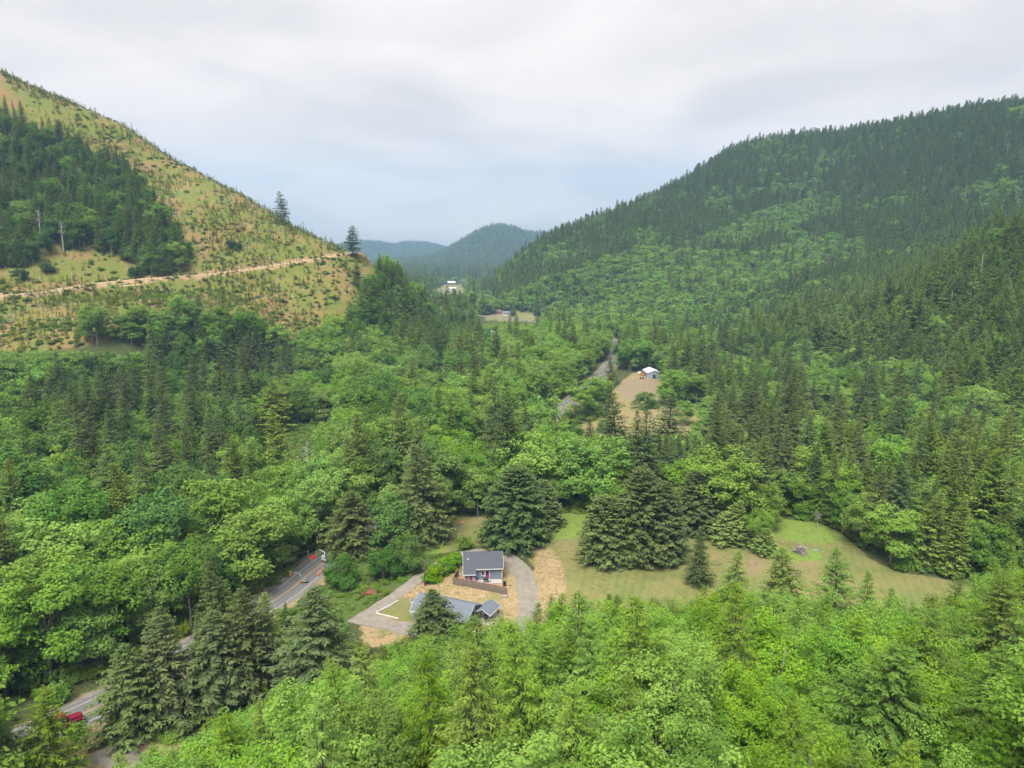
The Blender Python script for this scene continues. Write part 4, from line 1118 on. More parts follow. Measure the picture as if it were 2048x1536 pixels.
# ------------------------------------------------------------------ materials for built things
M = {}
def siding(name, c, gap=0.16):
    m, nt = new_mat(name)
    co = objco(nt)
    sp_ = node(nt, 'ShaderNodeSeparateXYZ', {0: co})
    fr = math_n(nt, 'FRACT', math_n(nt, 'DIVIDE', sp_.outputs['Z'], gap))
    lap = node(nt, 'ShaderNodeMapRange', {'Value': fr, 'From Min': 0.0, 'From Max': 0.12}).outputs[0]
    f = noise(nt, 1.2, 5, 0.6, co)
    col = mixc(nt, f, tuple(v * 0.88 for v in c), tuple(v * 1.1 for v in c))
    finish(nt, col, 0.75, lap, 0.5, 0.02)
    return m
def shingle(name, c):
    m, nt = new_mat(name)
    co = objco(nt)
    br = node(nt, 'ShaderNodeTexBrick', {'Vector': node(nt, 'ShaderNodeMapping', {'Vector': co, 'Rotation': (0, 0, 0)}).outputs[0], 'Color1': rgb(tuple(v * 0.8 for v in c)), 'Color2': rgb(tuple(v * 1.2 for v in c)),
                                         'Mortar': rgb(tuple(v * 0.6 for v in c)), 'Scale': 1.0, 'Mortar Size': 0.012, 'Brick Width': 0.33, 'Row Height': 0.14})
    f = noise(nt, 0.8, 5, 0.6, co)
    col = mixc(nt, math_n(nt, 'MULTIPLY', f, 0.5), br.outputs['Color'], tuple(v * 0.75 for v in c))
    finish(nt, col, 0.9, br.outputs['Fac'], 0.3, 0.01)
    return m
M['siding'] = siding('blue_grey_siding', (0.120, 0.148, 0.185))
M['siding2'] = siding('pale_blue_grey_siding', (0.150, 0.175, 0.205))
M['roof'] = shingle('dark_shingle', (0.060, 0.066, 0.080))
M['roof2'] = shingle('light_shingle', (0.115, 0.132, 0.160))
M['trim'] = plain('white_trim', (0.44, 0.44, 0.43), 0.6, 0.06)
M['magenta'] = plain('magenta_door', (0.22, 0.018, 0.075), 0.5, 0.1)
M['glass'] = plain('window_glass', (0.012, 0.02, 0.024), 0.08, 0.1)
M['slab'] = plain('concrete', (0.30, 0.275, 0.25), 0.9, 0.15, 1.2)
M['fence'] = plain('weathered_cedar', (0.135, 0.105, 0.085), 0.9, 0.35, 4.0)
M['cap'] = plain('red_cedar', (0.22, 0.10, 0.055), 0.85, 0.2, 3.0)
M['brownwood'] = plain('brown_wood', (0.13, 0.048, 0.028), 0.7, 0.2)
M['black'] = plain('black_metal', (0.015, 0.016, 0.018), 0.5, 0.2)
M['tyre'] = plain('rubber', (0.012, 0.012, 0.012), 0.85, 0.2)
M['red'] = plain('red_paint', (0.15, 0.010, 0.022), 0.3, 0.1)
M['chrome'] = plain('chrome', (0.5, 0.5, 0.5), 0.2, 0.05, metal=1.0)
M['white'] = plain('white_paint', (0.42, 0.42, 0.42), 0.5, 0.06)
M['grey'] = plain('galvanised_steel', (0.22, 0.23, 0.235), 0.5, 0.15, metal=0.3)
M['signal'] = plain('signal_yellow', (0.45, 0.20, 0.008), 0.5, 0.1)
M['orange'] = plain('sign_orange', (0.62, 0.028, 0.006), 0.5, 0.05)
M['drum'] = plain('drum_orange', (0.50, 0.11, 0.02), 0.5, 0.05)
M['pole'] = plain('utility_pole_wood', (0.075, 0.055, 0.042), 0.9, 0.3)
M['barnroof'] = plain('white_metal_roof', (0.42, 0.43, 0.45), 0.45, 0.05)
M['barn'] = siding('barn_sheet', (0.20, 0.235, 0.25), 0.3)
M['teal'] = plain('teal_paint', (0.10, 0.24, 0.24), 0.6, 0.1)
M['rock'] = plain('rock', (0.22, 0.19, 0.175), 0.9, 0.3, 1.5)
M['dead'] = MAT['deadwood']; M['twig'] = MAT['greytwig']
M['farroof'] = plain('brown_roof', (0.10, 0.065, 0.05), 0.9, 0.1)
M['lens'] = plain('dark_lens', (0.02, 0.01, 0.008), 0.25, 0.2)
M['blue'] = plain('blue_tarp', (0.12, 0.16, 0.24), 0.7, 0.1)

def box_bm(bm, lo, hi, bevel=0.0):
    r = bmesh.ops.create_cube(bm, size=1.0)
    vs = r['verts']
    for v in vs:
        v.co = [(lo[i] if v.co[i] < 0 else hi[i]) for i in range(3)]
    if bevel:
        es = list({e for v in vs for e in v.link_edges})
        bmesh.ops.bevel(bm, geom=es, offset=bevel, segments=1, affect='EDGES')
def to_obj(name, bm, mat, parent=None, smooth=False):
    me = bpy.data.meshes.new(name); bmesh.ops.recalc_face_normals(bm, faces=bm.faces); bm.to_mesh(me); bm.free()
    me.materials.append(mat)
    if smooth:
        for p in me.polygons: p.use_smooth = True
    return link(name, me, parent)
def box(name, lo, hi, mat, parent=None, bevel=0.0):
    bm = bmesh.new(); box_bm(bm, lo, hi, bevel)
    return to_obj(name, bm, mat, parent)
def boxes(name, lst, mat, parent=None, bevel=0.0):
    bm = bmesh.new()
    for lo, hi in lst: box_bm(bm, lo, hi, bevel)
    return to_obj(name, bm, mat, parent)
def prism(name, poly, axis_, a, b, mat, parent=None):
    """extrude a 2-D outline: axis 'x' -> outline in (y, z); axis 'y' -> outline in (x, z); axis 'z' -> (x, y)"""
    bm = bmesh.new()
    def P(u, v, w):
        return {'x': (w, u, v), 'y': (u, w, v), 'z': (u, v, w)}[axis_]
    A = [bm.verts.new(P(u, v, a)) for u, v in poly]; B = [bm.verts.new(P(u, v, b)) for u, v in poly]
    bm.faces.new(A); bm.faces.new(B[::-1])
    for i in range(len(poly)):
        j = (i + 1) % len(poly); bm.faces.new((A[i], B[i], B[j], A[j]))
    return to_obj(name, bm, mat, parent)
def tube(name, pts, rads, mat, parent=None, k=8):
    tb = Tubes(); tb.add(pts, rads if hasattr(rads, '__len__') else [rads] * len(pts), k)
    V, F = tb.arrays()
    n = len(pts)
    me = mesh_np(name, V, F, mats=[mat], smooth=True)
    return link(name, me, parent)
def rod(name, a, b, r, mat, parent=None, k=8):
    """closed cylinder between two points"""
    a = np.array(a, float); b = np.array(b, float); d = (b - a) / np.linalg.norm(b - a) * 0.002
    return tube(name, [a - d, a, b, b + d], [0.001, r, r, 0.001], mat, parent, k)
def root(name, p, yaw, label, cat, group=None):
    e = link(name, None, None, tuple(p), (0, 0, yaw)); e.empty_display_size = 0.5
    return tag(e, label, cat, group)
def copy_tree(o, loc, yaw, label=None):
    c = o.copy(); COL.objects.link(c); c.location = loc; c.rotation_euler = (0, 0, yaw)
    if label: c['label'] = label
    for ch in o.children:
        d = ch.copy(); COL.objects.link(d); d.parent = c
        for gr in ch.children:
            q = gr.copy(); COL.objects.link(q); q.parent = d
    return c
def gable_roof(parent, x0, x1, y0, y1, ze, rise, over, th, mat, name='roof', ends=0.3):
    """ridge along x; two slabs meeting at the ridge, one mesh"""
    ym = (y0 + y1) / 2; s = rise / (ym - y0)
    a, b = y0 - over, y1 + over
    za, zr = ze - over * s, ze + rise
    return prism(name, [(a, za), (ym, zr), (b, za), (b, za + th), (ym, zr + th * 1.15), (a, za + th)], 'x', x0 - ends, x1 + ends, mat, parent)
def window(parent, x0, x1, z0, z1, y, trim=0.10, side=-1, mull=True):
    """a window on a wall facing -y (side -1): casing, pane, mullion"""
    w = boxes('window', [((x0 - trim, y + side * 0.06 if side < 0 else y, z0 - trim), (x0, y if side < 0 else y + 0.06, z1 + trim)),
                         ((x1, y + side * 0.06 if side < 0 else y, z0 - trim), (x1 + trim, y if side < 0 else y + 0.06, z1 + trim)),
                         ((x0, y + side * 0.06 if side < 0 else y, z1), (x1, y if side < 0 else y + 0.06, z1 + trim)),
                         ((x0, y + side * 0.06 if side < 0 else y, z0 - trim), (x1, y if side < 0 else y + 0.06, z0))], M['trim'], parent)
    lo, hi = sorted((y + side * 0.004, y + side * 0.025))
    box('pane', (x0, lo, z0), (x1, hi, z1), M['glass'], w)
    if mull:
        xm = (x0 + x1) / 2
        lo, hi = sorted((y + side * 0.026, y + side * 0.05))
        box('mullion', (xm - 0.02, lo, z0), (xm + 0.02, hi, z1), M['trim'], w)
    return w

# ------------------------------------------------------------------ upper house
a = pix(929, 1168); b = pix(1005, 1165)
d = b - a; W_ = float(np.hypot(d[0], d[1])); yaw_ = math.atan2(d[1], d[0])
zb = float(max(hz(a[0], a[1]), hz(b[0], b[1]))) + 0.02
uh = root('house', (a[0], a[1], zb), yaw_, 'upper blue-grey house with dark shingle roof and magenta doors inside the gravel loop', 'house')
fz = 0.25; wh = 2.75; dep = 8.4; y0 = 1.35; bw = 0.28 * W_
box('foundation', (0.05, y0 + 0.05, -0.8), (W_ - 0.05, y0 + dep - 0.05, fz), M['slab'], uh)
rise = 1.95
ze = fz + wh
ym = y0 + dep / 2
prism('wall', [(y0, fz), (y0 + dep, fz), (y0 + dep, ze), (ym, ze + rise), (y0, ze)], 'x', 0, W_, M['siding'], uh)
rf = gable_roof(uh, 0, W_, y0, y0 + dep, ze, rise, 0.45, 0.14, M['roof'])
rod('vent_pipe', (0.9, y0 + 1.9, ze + 0.9), (0.9, y0 + 1.9, ze + 1.5), 0.14, M['white'], rf)
s_ = rise / (dep / 2)
# the entry bay under a lower continuation of the roof
box('entry_foundation', (0.05, 0.05, -0.8), (bw - 0.05, y0 + 0.04, fz), M['slab'], uh)
prism('entry_wall', [(0, fz), (y0 - 0.003, fz), (y0 - 0.003, ze - 0.12), (0, ze - y0 * s_ - 0.12)], 'x', 0.06, bw, M['siding'], uh)
prism('entry_roof', [(-0.45, ze - (y0 + 0.45) * s_), (y0 - 0.46, ze - 0.46 * s_), (y0 - 0.46, ze - 0.46 * s_ + 0.135), (-0.45, ze - (y0 + 0.45) * s_ + 0.135)], 'x', -0.297, bw + 0.25, M['roof'], uh)
# white boards
box('fascia', (bw + 0.26, y0 - 0.50, ze - 0.45 * s_ - 0.10), (W_ + 0.31, y0 - 0.452, ze - 0.45 * s_ + 0.12), M['trim'], uh)
box('fascia', (-0.31, -0.50, ze - (y0 + 0.45) * s_ - 0.10), (bw + 0.27, -0.452, ze - (y0 + 0.45) * s_ + 0.12), M['trim'], uh)
prism('barge_board', [(y0 - 0.45, ze - 0.45 * s_ - 0.06), (ym, ze + rise - 0.06), (y0 + dep + 0.45, ze - 0.45 * s_ - 0.06), (y0 + dep + 0.45, ze - 0.45 * s_ + 0.12), (ym, ze + rise + 0.12), (y0 - 0.45, ze - 0.45 * s_ + 0.12)], 'x', W_ + 0.302, W_ + 0.35, M['trim'], uh)
prism('barge_board', [(-0.45, ze - (y0 + 0.45) * s_ - 0.06), (ym, ze + rise - 0.06), (y0 + dep + 0.45, ze - 0.45 * s_ - 0.06), (y0 + dep + 0.45, ze - 0.45 * s_ + 0.12), (ym, ze + rise + 0.12), (-0.45, ze - (y0 + 0.45) * s_ + 0.12)], 'x', -0.35, -0.302, M['trim'], uh)
for x in (0.0, bw - 0.16):
    box('corner_board', (x + 0.02, -0.045, fz), (x + 0.18, -0.003, ze - y0 * s_ - 0.14), M['trim'], uh)
box('corner_board', (W_ - 0.17, y0 - 0.045, fz), (W_ + 0.035, y0 - 0.003, ze - 0.1), M['trim'], uh)
rod('downspout', (W_ - 0.02, y0 - 0.12, 0.1), (W_ - 0.02, y0 - 0.12, ze - 0.25), 0.05, M['trim'], uh)
xd = 0.60 * W_
def door(parent, xc, y, z0, w=0.92, h=2.05, mat='magenta', glass=True):
    dr = box('door', (xc - w / 2, y - 0.05, z0), (xc + w / 2, y - 0.006, z0 + h), M[mat], parent)
    boxes('door_casing', [((xc - w / 2 - 0.12, y - 0.07, z0), (xc - w / 2, y - 0.004, z0 + h + 0.12)), ((xc + w / 2, y - 0.07, z0), (xc + w / 2 + 0.12, y - 0.004, z0 + h + 0.12)), ((xc - w / 2, y - 0.07, z0 + h), (xc + w / 2, y - 0.004, z0 + h + 0.12))], M['trim'], dr)
    if glass: box('door_light', (xc - w * 0.3, y - 0.058, z0 + h * 0.55), (xc + w * 0.3, y - 0.051, z0 + h * 0.92), M['glass'], dr)
    box('handle', (xc + w * 0.36, y - 0.11, z0 + 0.98), (xc + w * 0.42, y - 0.051, z0 + 1.08), M['chrome'], dr)
    return dr
door(uh, xd, y0, fz)
door(uh, 0.17 * W_, 0.0, fz, 0.8, 1.75, glass=False)
window(uh, 0.455 * W_, 0.545 * W_, fz + 1.0, fz + 1.95, y0, 0.12)
box('porch_slab', (bw + 0.1, y0 - 1.9, -0.6), (W_ - 0.1, y0 - 0.004, fz - 0.07), M['slab'], uh)
grill = root('barbecue_grill', tuple(np.array(uh.location) + np.array([math.cos(yaw_) * 0.56 * W_ - math.sin(yaw_) * -0.1, math.sin(yaw_) * 0.56 * W_ + math.cos(yaw_) * -0.1, fz - 0.07])), yaw_, 'black barbecue grill on the upper house porch', 'grill')
prism('lid', [(-0.32, 0.85), (0.32, 0.85), (0.28, 1.08), (0.1, 1.2), (-0.1, 1.2), (-0.28, 1.08)], 'x', -0.55, 0.55, M['black'], grill)
box('firebox', (-0.55, -0.32, 0.6), (0.55, 0.32, 0.845), M['black'], grill)
for sx in (-0.48, 0.48):
    for sy in (-0.26, 0.26):
        box('leg', (sx - 0.03, sy - 0.03, 0), (sx + 0.03, sy + 0.03, 0.6), M['black'], grill)
box('side_shelf', (0.56, -0.25, 0.78), (1.0, 0.25, 0.82), M['grey'], grill)
pb = pix(1009, 1172)
bin_ = root('wheelie_bin', pb, 0.2, 'dark bin at the right corner of the upper house', 'bin')
prism('bin_body', [(-0.26, 0.08), (0.26, 0.08), (0.33, 1.0), (-0.33, 1.0)], 'y', -0.3, 0.3, M['black'], bin_)
prism('bin_lid', [(-0.36, 1.0), (0.36, 1.0), (0.30, 1.08), (-0.33, 1.1)], 'y', -0.34, 0.34, M['black'], bin_)
for sx in (-1, 1):
    rod('bin_wheel', (-0.28, sx * 0.24, 0.1), (-0.28, sx * 0.30, 0.1), 0.1, M['tyre'], bin_)

# ------------------------------------------------------------------ picket fence: every plank its own piece
fence = root('wooden_fence', pix(906, 1170), 0, 'weathered plank fence with reddish cap between the two houses', 'fence')
FL = np.array(fence.location)
def fence_run(p, q):
    d = q[:2] - p[:2]; L = float(np.hypot(*d)); u = d / L; n = int(L / 0.15); ya = math.atan2(u[1], u[0])
    pm = None
    for k in range(n):
        c = p[:2] + u * (k + 0.5) * L / n
        z = float(hz(c[0], c[1]))
        if 'plank' not in LIB:
            bm = bmesh.new(); box_bm(bm, (-0.066, -0.012, 0), (0.066, 0.012, 1.0)); me = bpy.data.meshes.new('plank'); bm.to_mesh(me); bm.free(); me.materials.append(M['fence']); LIB['plank'] = me
        link('plank', LIB['plank'], fence, (c[0] - FL[0], c[1] - FL[1], z - FL[2] - 0.05), (random.gauss(0, 0.012), random.gauss(0, 0.012), ya), (1, 1, 1.72 + random.gauss(0, 0.02)))
    seg = max(2, int(L / 2.4))
    for k in range(seg + 1):
        c = p[:2] + u * L * k / seg + np.array([-u[1], u[0]]) * 0.09
        z = float(hz(c[0], c[1])) - FL[2]
        o = box('post', (-0.05, -0.05, -0.3), (0.05, 0.05, 1.70), M['fence'], fence); o.location = (c[0] - FL[0], c[1] - FL[1], z); o.rotation_euler = (0, 0, ya)
        if k < seg:
            c2 = p[:2] + u * L * (k + 1) / seg; z2 = float(hz(c2[0], c2[1])); c1 = p[:2] + u * L * k / seg; z1 = float(hz(c1[0], c1[1]))
            for hh, nm, mt, wd in ((1.72, 'cap_rail', 'cap', 0.07), (0.4, 'rail', 'fence', 0.02)):
                off = np.array([-u[1], u[0]]) * (0.0 if nm == 'cap_rail' else 0.035)
                bm = bmesh.new(); l2 = math.sqrt((L / seg) ** 2 + (z2 - z1) ** 2)
                box_bm(bm, (0, -wd, -0.02), (l2, wd, 0.03))
                o = to_obj(nm, bm, M[mt], fence)
                o.location = (c1[0] + off[0] - FL[0], c1[1] + off[1] - FL[1], z1 + hh - FL[2]); o.rotation_euler = (0, -math.atan2(z2 - z1, L / seg), ya)
fence_run(pix(916, 1152), pix(906, 1169))
fence_run(pix(906, 1169), pix(1013, 1190))

# ------------------------------------------------------------------ lower house
gz_ = 0.15
c = at_z(893, 1197, gz_ + 4.5)
yaw2 = R(-22)
gz_ = float(hz(c[0], c[1])) + 0.05
c = at_z(893, 1197, gz_ + 4.5)
lh = root('house', (c[0], c[1], gz_), yaw2, 'lower grey house with pale shingle roof behind the dark spruce', 'house')
hl, hw_ = 6.1, 3.6
ze2, rise2 = 2.65, 1.75
prism('wall', [(-hw_, 0.2), (hw_, 0.2), (hw_, ze2), (0, ze2 + rise2), (-hw_, ze2)], 'x', -hl, hl, M['siding2'], lh)
box('foundation', (-hl + 0.04, -hw_ + 0.04, -0.8), (hl - 0.04, hw_ - 0.04, 0.2), M['slab'], lh)
rf = gable_roof(lh, -hl, hl, -hw_, hw_, ze2, rise2, 0.45, 0.14, M['roof2'], ends=0.4)
for k in range(3):
    rod('vent_pipe', (-2.5 + 2.6 * k, 1.2, ze2 + rise2 - 0.75), (-2.5 + 2.6 * k, 1.2, ze2 + rise2 - 0.1), 0.09, M['grey'], rf)
s2 = rise2 / hw_
zf = ze2 - 0.45 * s2
for sy in (-1, 1):
    lo, hi = sorted((sy * (hw_ + 0.452), sy * (hw_ + 0.50)))
    box('fascia', (-hl - 0.41, lo, zf - 0.1), (hl + 0.41, hi, zf + 0.12), M['trim'], lh)
for sx in (-1, 1):
    lo, hi = sorted((sx * (hl + 0.402), sx * (hl + 0.45)))
    prism('barge_board', [(-hw_ - 0.45, zf - 0.06), (0, ze2 + rise2 - 0.06), (hw_ + 0.45, zf - 0.06), (hw_ + 0.45, zf + 0.12), (0, ze2 + rise2 + 0.12), (-hw_ - 0.45, zf + 0.12)], 'x', lo, hi, M['trim'], lh)
for x in (-hl, hl - 0.15):
    box('corner_board', (x, -hw_ - 0.04, 0.2), (x + 0.15, -hw_ - 0.004, ze2 - 0.1), M['trim'], lh)
# bay with a brown panel under a window, on the side that faces the lawn
box('brown_panel', (-hl + 1.35, -hw_ - 0.05, 0.35), (-hl + 2.95, -hw_ - 0.006, 1.25), M['brownwood'], lh)
window(lh, -hl + 1.35, -hl + 2.95, 1.35, 2.25, -hw_, 0.13)
window(lh, -hl + 4.6, -hl + 5.9, 1.1, 2.1, -hw_, 0.1)
window(lh, -hl + 7.2, -hl + 8.4, 1.1, 2.1, -hw_, 0.1)
# gable end on the right: tall window between white battens
gw_ = boxes('gable_window', [((hl + 0.004, -0.55, 0.9), (hl + 0.06, -0.45, 3.1)), ((hl + 0.004, 0.45, 0.9), (hl + 0.06, 0.55, 3.1)), ((hl + 0.004, -0.45, 3.0), (hl + 0.06, 0.45, 3.1)), ((hl + 0.004, -0.45, 0.9), (hl + 0.06, 0.45, 1.0))], M['trim'], lh)
box('pane', (hl + 0.003, -0.45, 1.0), (hl + 0.03, 0.45, 3.0), M['glass'], gw_)
for y in (-1.9, 1.9):
    box('batten', (hl + 0.004, y - 0.06, 0.25), (hl + 0.045, y + 0.06, ze2 + rise2 - abs(y) * s2 - 0.15), M['trim'], lh)
# low porch roof on the left end with white posts
prism('porch_roof', [(-1.0, 2.55), (2.9, 2.55), (2.9, 2.69), (-1.0, 2.69)], 'x', -hl - 1.9, -hl - 0.452, M['roof2'], lh)
box('fascia', (-hl - 1.95, -1.05, 2.45), (-hl - 0.453, -1.003, 2.70), M['trim'], lh)
for y in (-0.9, 2.8):
    box('porch_post', (-hl - 1.8, y - 0.06, -0.2), (-hl - 1.68, y + 0.06, 2.548), M['trim'], lh)
box('porch_slab', (-hl - 2.0, -1.1, -0.5), (-hl - 0.01, 3.0, 0.12), M['slab'], lh)

# ------------------------------------------------------------------ garden shelter
p1_ = at_z(964, 1222, gz_ + 3.0); p2_ = at_z(985, 1202, gz_ + 3.0)
cc = (p1_ + p2_) / 2
gs = float(hz(cc[0], cc[1])) + 0.03
yaw3 = math.atan2(p2_[1] - p1_[1], p2_[0] - p1_[0])
sh = root('garden_shelter', (cc[0], cc[1], gs), yaw3, 'small open shelter with pale shingle gable roof beside the lower house', 'shelter')
L3 = float(np.hypot(*(p2_ - p1_)[:2])) / 2 - 0.25
gable_roof(sh, -L3, L3, -1.55, 1.55, 2.25, 0.85, 0.35, 0.1, M['roof2'])
for sx in (-L3 + 0.1, L3 - 0.1):
    for sy in (-1.45, 1.45):
        box('post', (sx - 0.07, sy - 0.07, 0.1), (sx + 0.07, sy + 0.07, 2.2), M['brownwood'], sh)
    prism('gable_panel', [(-1.5, 2.22), (1.5, 2.22), (0, 3.02)], 'x', sx - 0.03, sx + 0.03, M['siding2'], sh)
for sy in (-1, 1):
    lo, hi = sorted((sy * 1.902, sy * 1.95))
    box('fascia', (-L3 - 0.31, lo, 1.99), (L3 + 0.31, hi, 2.17), M['trim'], sh)
for sx in (-1, 1):
    lo, hi = sorted((sx * (L3 + 0.302), sx * (L3 + 0.35)))
    prism('barge_board', [(-1.9, 2.02), (0, 3.06), (1.9, 2.02), (1.9, 2.16), (0, 3.22), (-1.9, 2.16)], 'x', lo, hi, M['trim'], sh)
box('floor_slab', (-L3 - 0.3, -1.8, -0.3), (L3 + 0.6, 1.8, 0.1), M['slab'], sh)
ct_, st_ = math.cos(yaw3), math.sin(yaw3)
tb_ = root('patio_table', (cc[0] + ct_ * 0.2, cc[1] + st_ * 0.2, gs + 0.1), yaw3, 'brown patio table standing under the garden shelter', 'table')
box('table_top', (-0.8, -0.5, 0.70), (0.8, 0.5, 0.75), M['brownwood'], tb_)
for sx in (-0.7, 0.7):
    for sy in (-0.4, 0.4):
        box('leg', (sx - 0.04, sy - 0.04, 0), (sx + 0.04, sy + 0.04, 0.70), M['brownwood'], tb_)
kg = root('kettle_grill', (cc[0] - ct_ * (L3 - 0.3) + st_ * 0.5, cc[1] - st_ * (L3 - 0.3) - ct_ * 0.5, gs + 0.1), 0, 'dark round kettle grill at the front of the garden shelter', 'grill')
bm = bmesh.new(); bmesh.ops.create_uvsphere(bm, u_segments=14, v_segments=8, radius=0.32); bmesh.ops.translate(bm, verts=bm.verts, vec=(0, 0, 0.85)); to_obj('bowl', bm, M['black'], kg, True)
for k in range(3):
    rod('leg', (0.12 * math.cos(k * 2.09), 0.12 * math.sin(k * 2.09), 0.62), (0.34 * math.cos(k * 2.09), 0.34 * math.sin(k * 2.09), 0.0), 0.018, M['grey'], kg, 6)

# ------------------------------------------------------------------ yard: edging, pole, rock, debris
ed = root('garden_edging', pix(752, 1227), 0, 'white edging bent round the corner of the small lawn', 'edging')
EL = np.array(ed.location)
def edging(p, q):
    n = 6
    for k in range(n):
        a_ = p + (q - p) * k / n; b_ = p + (q - p) * (k + 1) / n
        o = box('edging_block', (0.02, -0.1, -0.1), (float(np.hypot(*(b_ - a_)[:2])) - 0.02, 0.1, 0.2), M['slab'] if False else M['white'], ed, 0.02)
        o.location = (a_[0] - EL[0], a_[1] - EL[1], float(hz(a_[0], a_[1])) - EL[2]); o.rotation_euler = (0, 0, math.atan2(b_[1] - a_[1], b_[0] - a_[0]))
edging(pix(752, 1227), pix(797, 1238)); edging(pix(753, 1225), pix(798, 1200))
pp = pix(850, 1172); top = at_y(850, 1121, pp[1])
up_ = root('utility_pole', pp, 0.5, 'slim dark pole standing between driveway and laurel bank', 'pole')
hgt = top[2] - pp[2]
rod('pole_shaft', (0, 0, -0.5), (0, 0, hgt), 0.13, M['pole'], up_)
box('cross_arm', (-0.5, -0.05, hgt - 0.5), (0.5, 0.05, hgt - 0.4), M['pole'], up_)
rod('meter_box', (0.2, 0, 1.5), (0.2, 0, 2.0), 0.12, M['grey'], up_)
def rock(name, px, py, s, label, mat='rock', seed=1):
    p = pix(px, py); bm = bmesh.new(); bmesh.ops.create_icosphere(bm, subdivisions=2, radius=1.0)
    g = np.random.default_rng(seed)
    for v in bm.verts:
        k = 1 + 0.25 * float(vnoise(np.array(v.co.x * 1.7 + seed), np.array(v.co.y * 1.7 + v.co.z * 2.1), seed)); v.co = Vector((v.co.x * s[0] * k, v.co.y * s[1] * k, max(-0.2, v.co.z * s[2] * k)))
    o = to_obj(name, bm, M[mat]); o.location = (p[0], p[1], p[2] + s[2] * 0.2)
    return tag(o, label, name.split('_')[-1])
rock('boulder', 1009, 1194, (0.7, 0.5, 0.45), 'pale pinkish boulder beside the right end of the plank fence', seed=3)
rock('boulder', 1165, 1068, (1.0, 0.8, 0.6), 'dark boulder at the edge of the fresh green meadow grass', seed=5)
rock('dirt_mound', 738, 1184, (2.3, 1.6, 0.35), 'low reddish dirt mound left of the driveway', 'brownwood', seed=6)
rock('rock_heap', 925, 1045, (1.2, 0.8, 0.4), 'reddish rubble heap at the upper meadow edge', 'cap', seed=7)
def log_pile(px, py, n, label, name='log_pile', L=2.2, r=0.12, seed=3, mat='dead', spread=1.2, height=0.7):
    p = pix(px, py); e = root(name, p, 0, label, 'brush pile' if 'brush' in name else 'log pile')
    g = np.random.default_rng(seed); tb = Tubes(); tb.add([(-0.5, 0, 0), (0, 0.03, 0.02), (0.5, 0, 0)], [1.0 * r, 0.9 * r, 0.6 * r], 5); V, F = tb.arrays()
    me = mesh_np('stick', V, F, mats=[M[mat]], smooth=True); me2 = mesh_np('stick', V, F, mats=[M['twig']], smooth=True)
    for k in range(n):
        h = height * g.uniform(0.05, 1) ** 1.2
        rr = spread * (1 - 0.7 * h / height)
        link('stick', me if g.uniform() < 0.6 else me2, e, (g.normal(0, rr * 0.55), g.normal(0, rr * 0.45), h + 0.05), (0, g.normal(0, 0.45), g.uniform(0, 6.28)), (L * g.uniform(0.5, 1.2), 1, 1))
    return e
log_pile(1600, 1106, 90, 'heap of bleached grey branches in the meadow', 'brush_pile', 2.4, 0.07, 4, 'dead', 1.9, 1.5)
log_pile(914, 1058, 16, 'small pale log pile at the upper left meadow edge', 'log_pile', 1.9, 0.12, 5)
tp = pix(1632, 1100); tr = rock('blue_tarp', 1632, 1100, (0.7, 0.4, 0.18), 'small blue tarp lying in the meadow beside the branch heap', 'blue', seed=9)
# laurel bank
for k, (x, y, s_) in enumerate([(856, 1166, .85), (868, 1160, 1.0), (880, 1152, 1.05), (892, 1146, 1.0), (903, 1140, .95), (912, 1130, .85), (870, 1150, .9), (888, 1138, .95), (902, 1126, .8), (916, 1118, .6)]):
    p = pix(x, y); pr = PROTO['laurel'][k % 2]
    e = link('laurel_shrub', None, None, (p[0], p[1], p[2] - 0.1), (0, 0, k * 1.3), (s_ * 0.95, s_ * 0.95, s_)); e.empty_display_size = 0.4
    link('stem', pr['trunk'], e); link('crown', pr['crown'], e)
    tag(e, ('%s glossy laurel shrub from the pole in the bright bank beside the upper house' % ordinal(k + 1)) if k < 6 else '%s laurel shrub from the left in the rear of the bright bank' % ordinal(k - 5), 'shrub', 'laurel shrubs in the bank')

# ------------------------------------------------------------------ highway: signal, signs, rail, truck
def road_at(y, off):
    """a point on the highway at distance y, off metres right of its centre line, with its heading"""
    k = int(np.argmin(np.abs(ROAD[:, 1] - y))); k = min(max(k, 1), len(ROAD) - 2)
    t = ROAD[k + 1] - ROAD[k - 1]; t = t / np.linalg.norm(t)
    p = ROAD[k] + t * ((y - ROAD[k][1]) / t[1]); n = np.array([t[1], -t[0]])
    q = p + n * off
    return np.array([q[0], q[1], float(hz(q[0], q[1]))]), math.atan2(t[1], t[0])
def signal_head(parent, x, y, z, name='signal_head'):
    h = box(name, (x - 0.2, y - 0.12, z - 0.55), (x + 0.2, y + 0.12, z + 0.55), M['signal'], parent, 0.02)
    for k in range(3):
        rod('lens', (x, y - 0.125, z - 0.35 + 0.35 * k), (x, y - 0.16, z - 0.35 + 0.35 * k), 0.13, M['lens'], h, 10)
    return h
sp_, yw = road_at(pix(608, 1166)[1], -3.0)
sp_ = pix(608, 1166)
sg = root('temporary_traffic_signal', sp_, 0.0, 'temporary traffic signal with yellow heads and grey arm over the road', 'traffic signal')
tz = at_y(598, 1146, sp_[1])[2] - sp_[2]; xl = at_y(581, 1145, sp_[1])[0] - sp_[0]; xm = at_y(598, 1146, sp_[1])[0] - sp_[0]
box('trailer_bed', (-0.7, -0.4, 0.45), (0.7, 0.4, 0.65), M['grey'], sg)
box('control_box', (-0.4, -0.3, 0.652), (0.4, 0.3, 1.1), M['grey'], sg)
for sx in (-0.75, 0.75):
    rod('trailer_wheel', (sx - 0.08, 0, 0.28), (sx + 0.08, 0, 0.28), 0.28, M['tyre'], sg, 12)
rod('mast', (0, 0, 0.75), (xm, 0, tz), 0.09, M['grey'], sg)
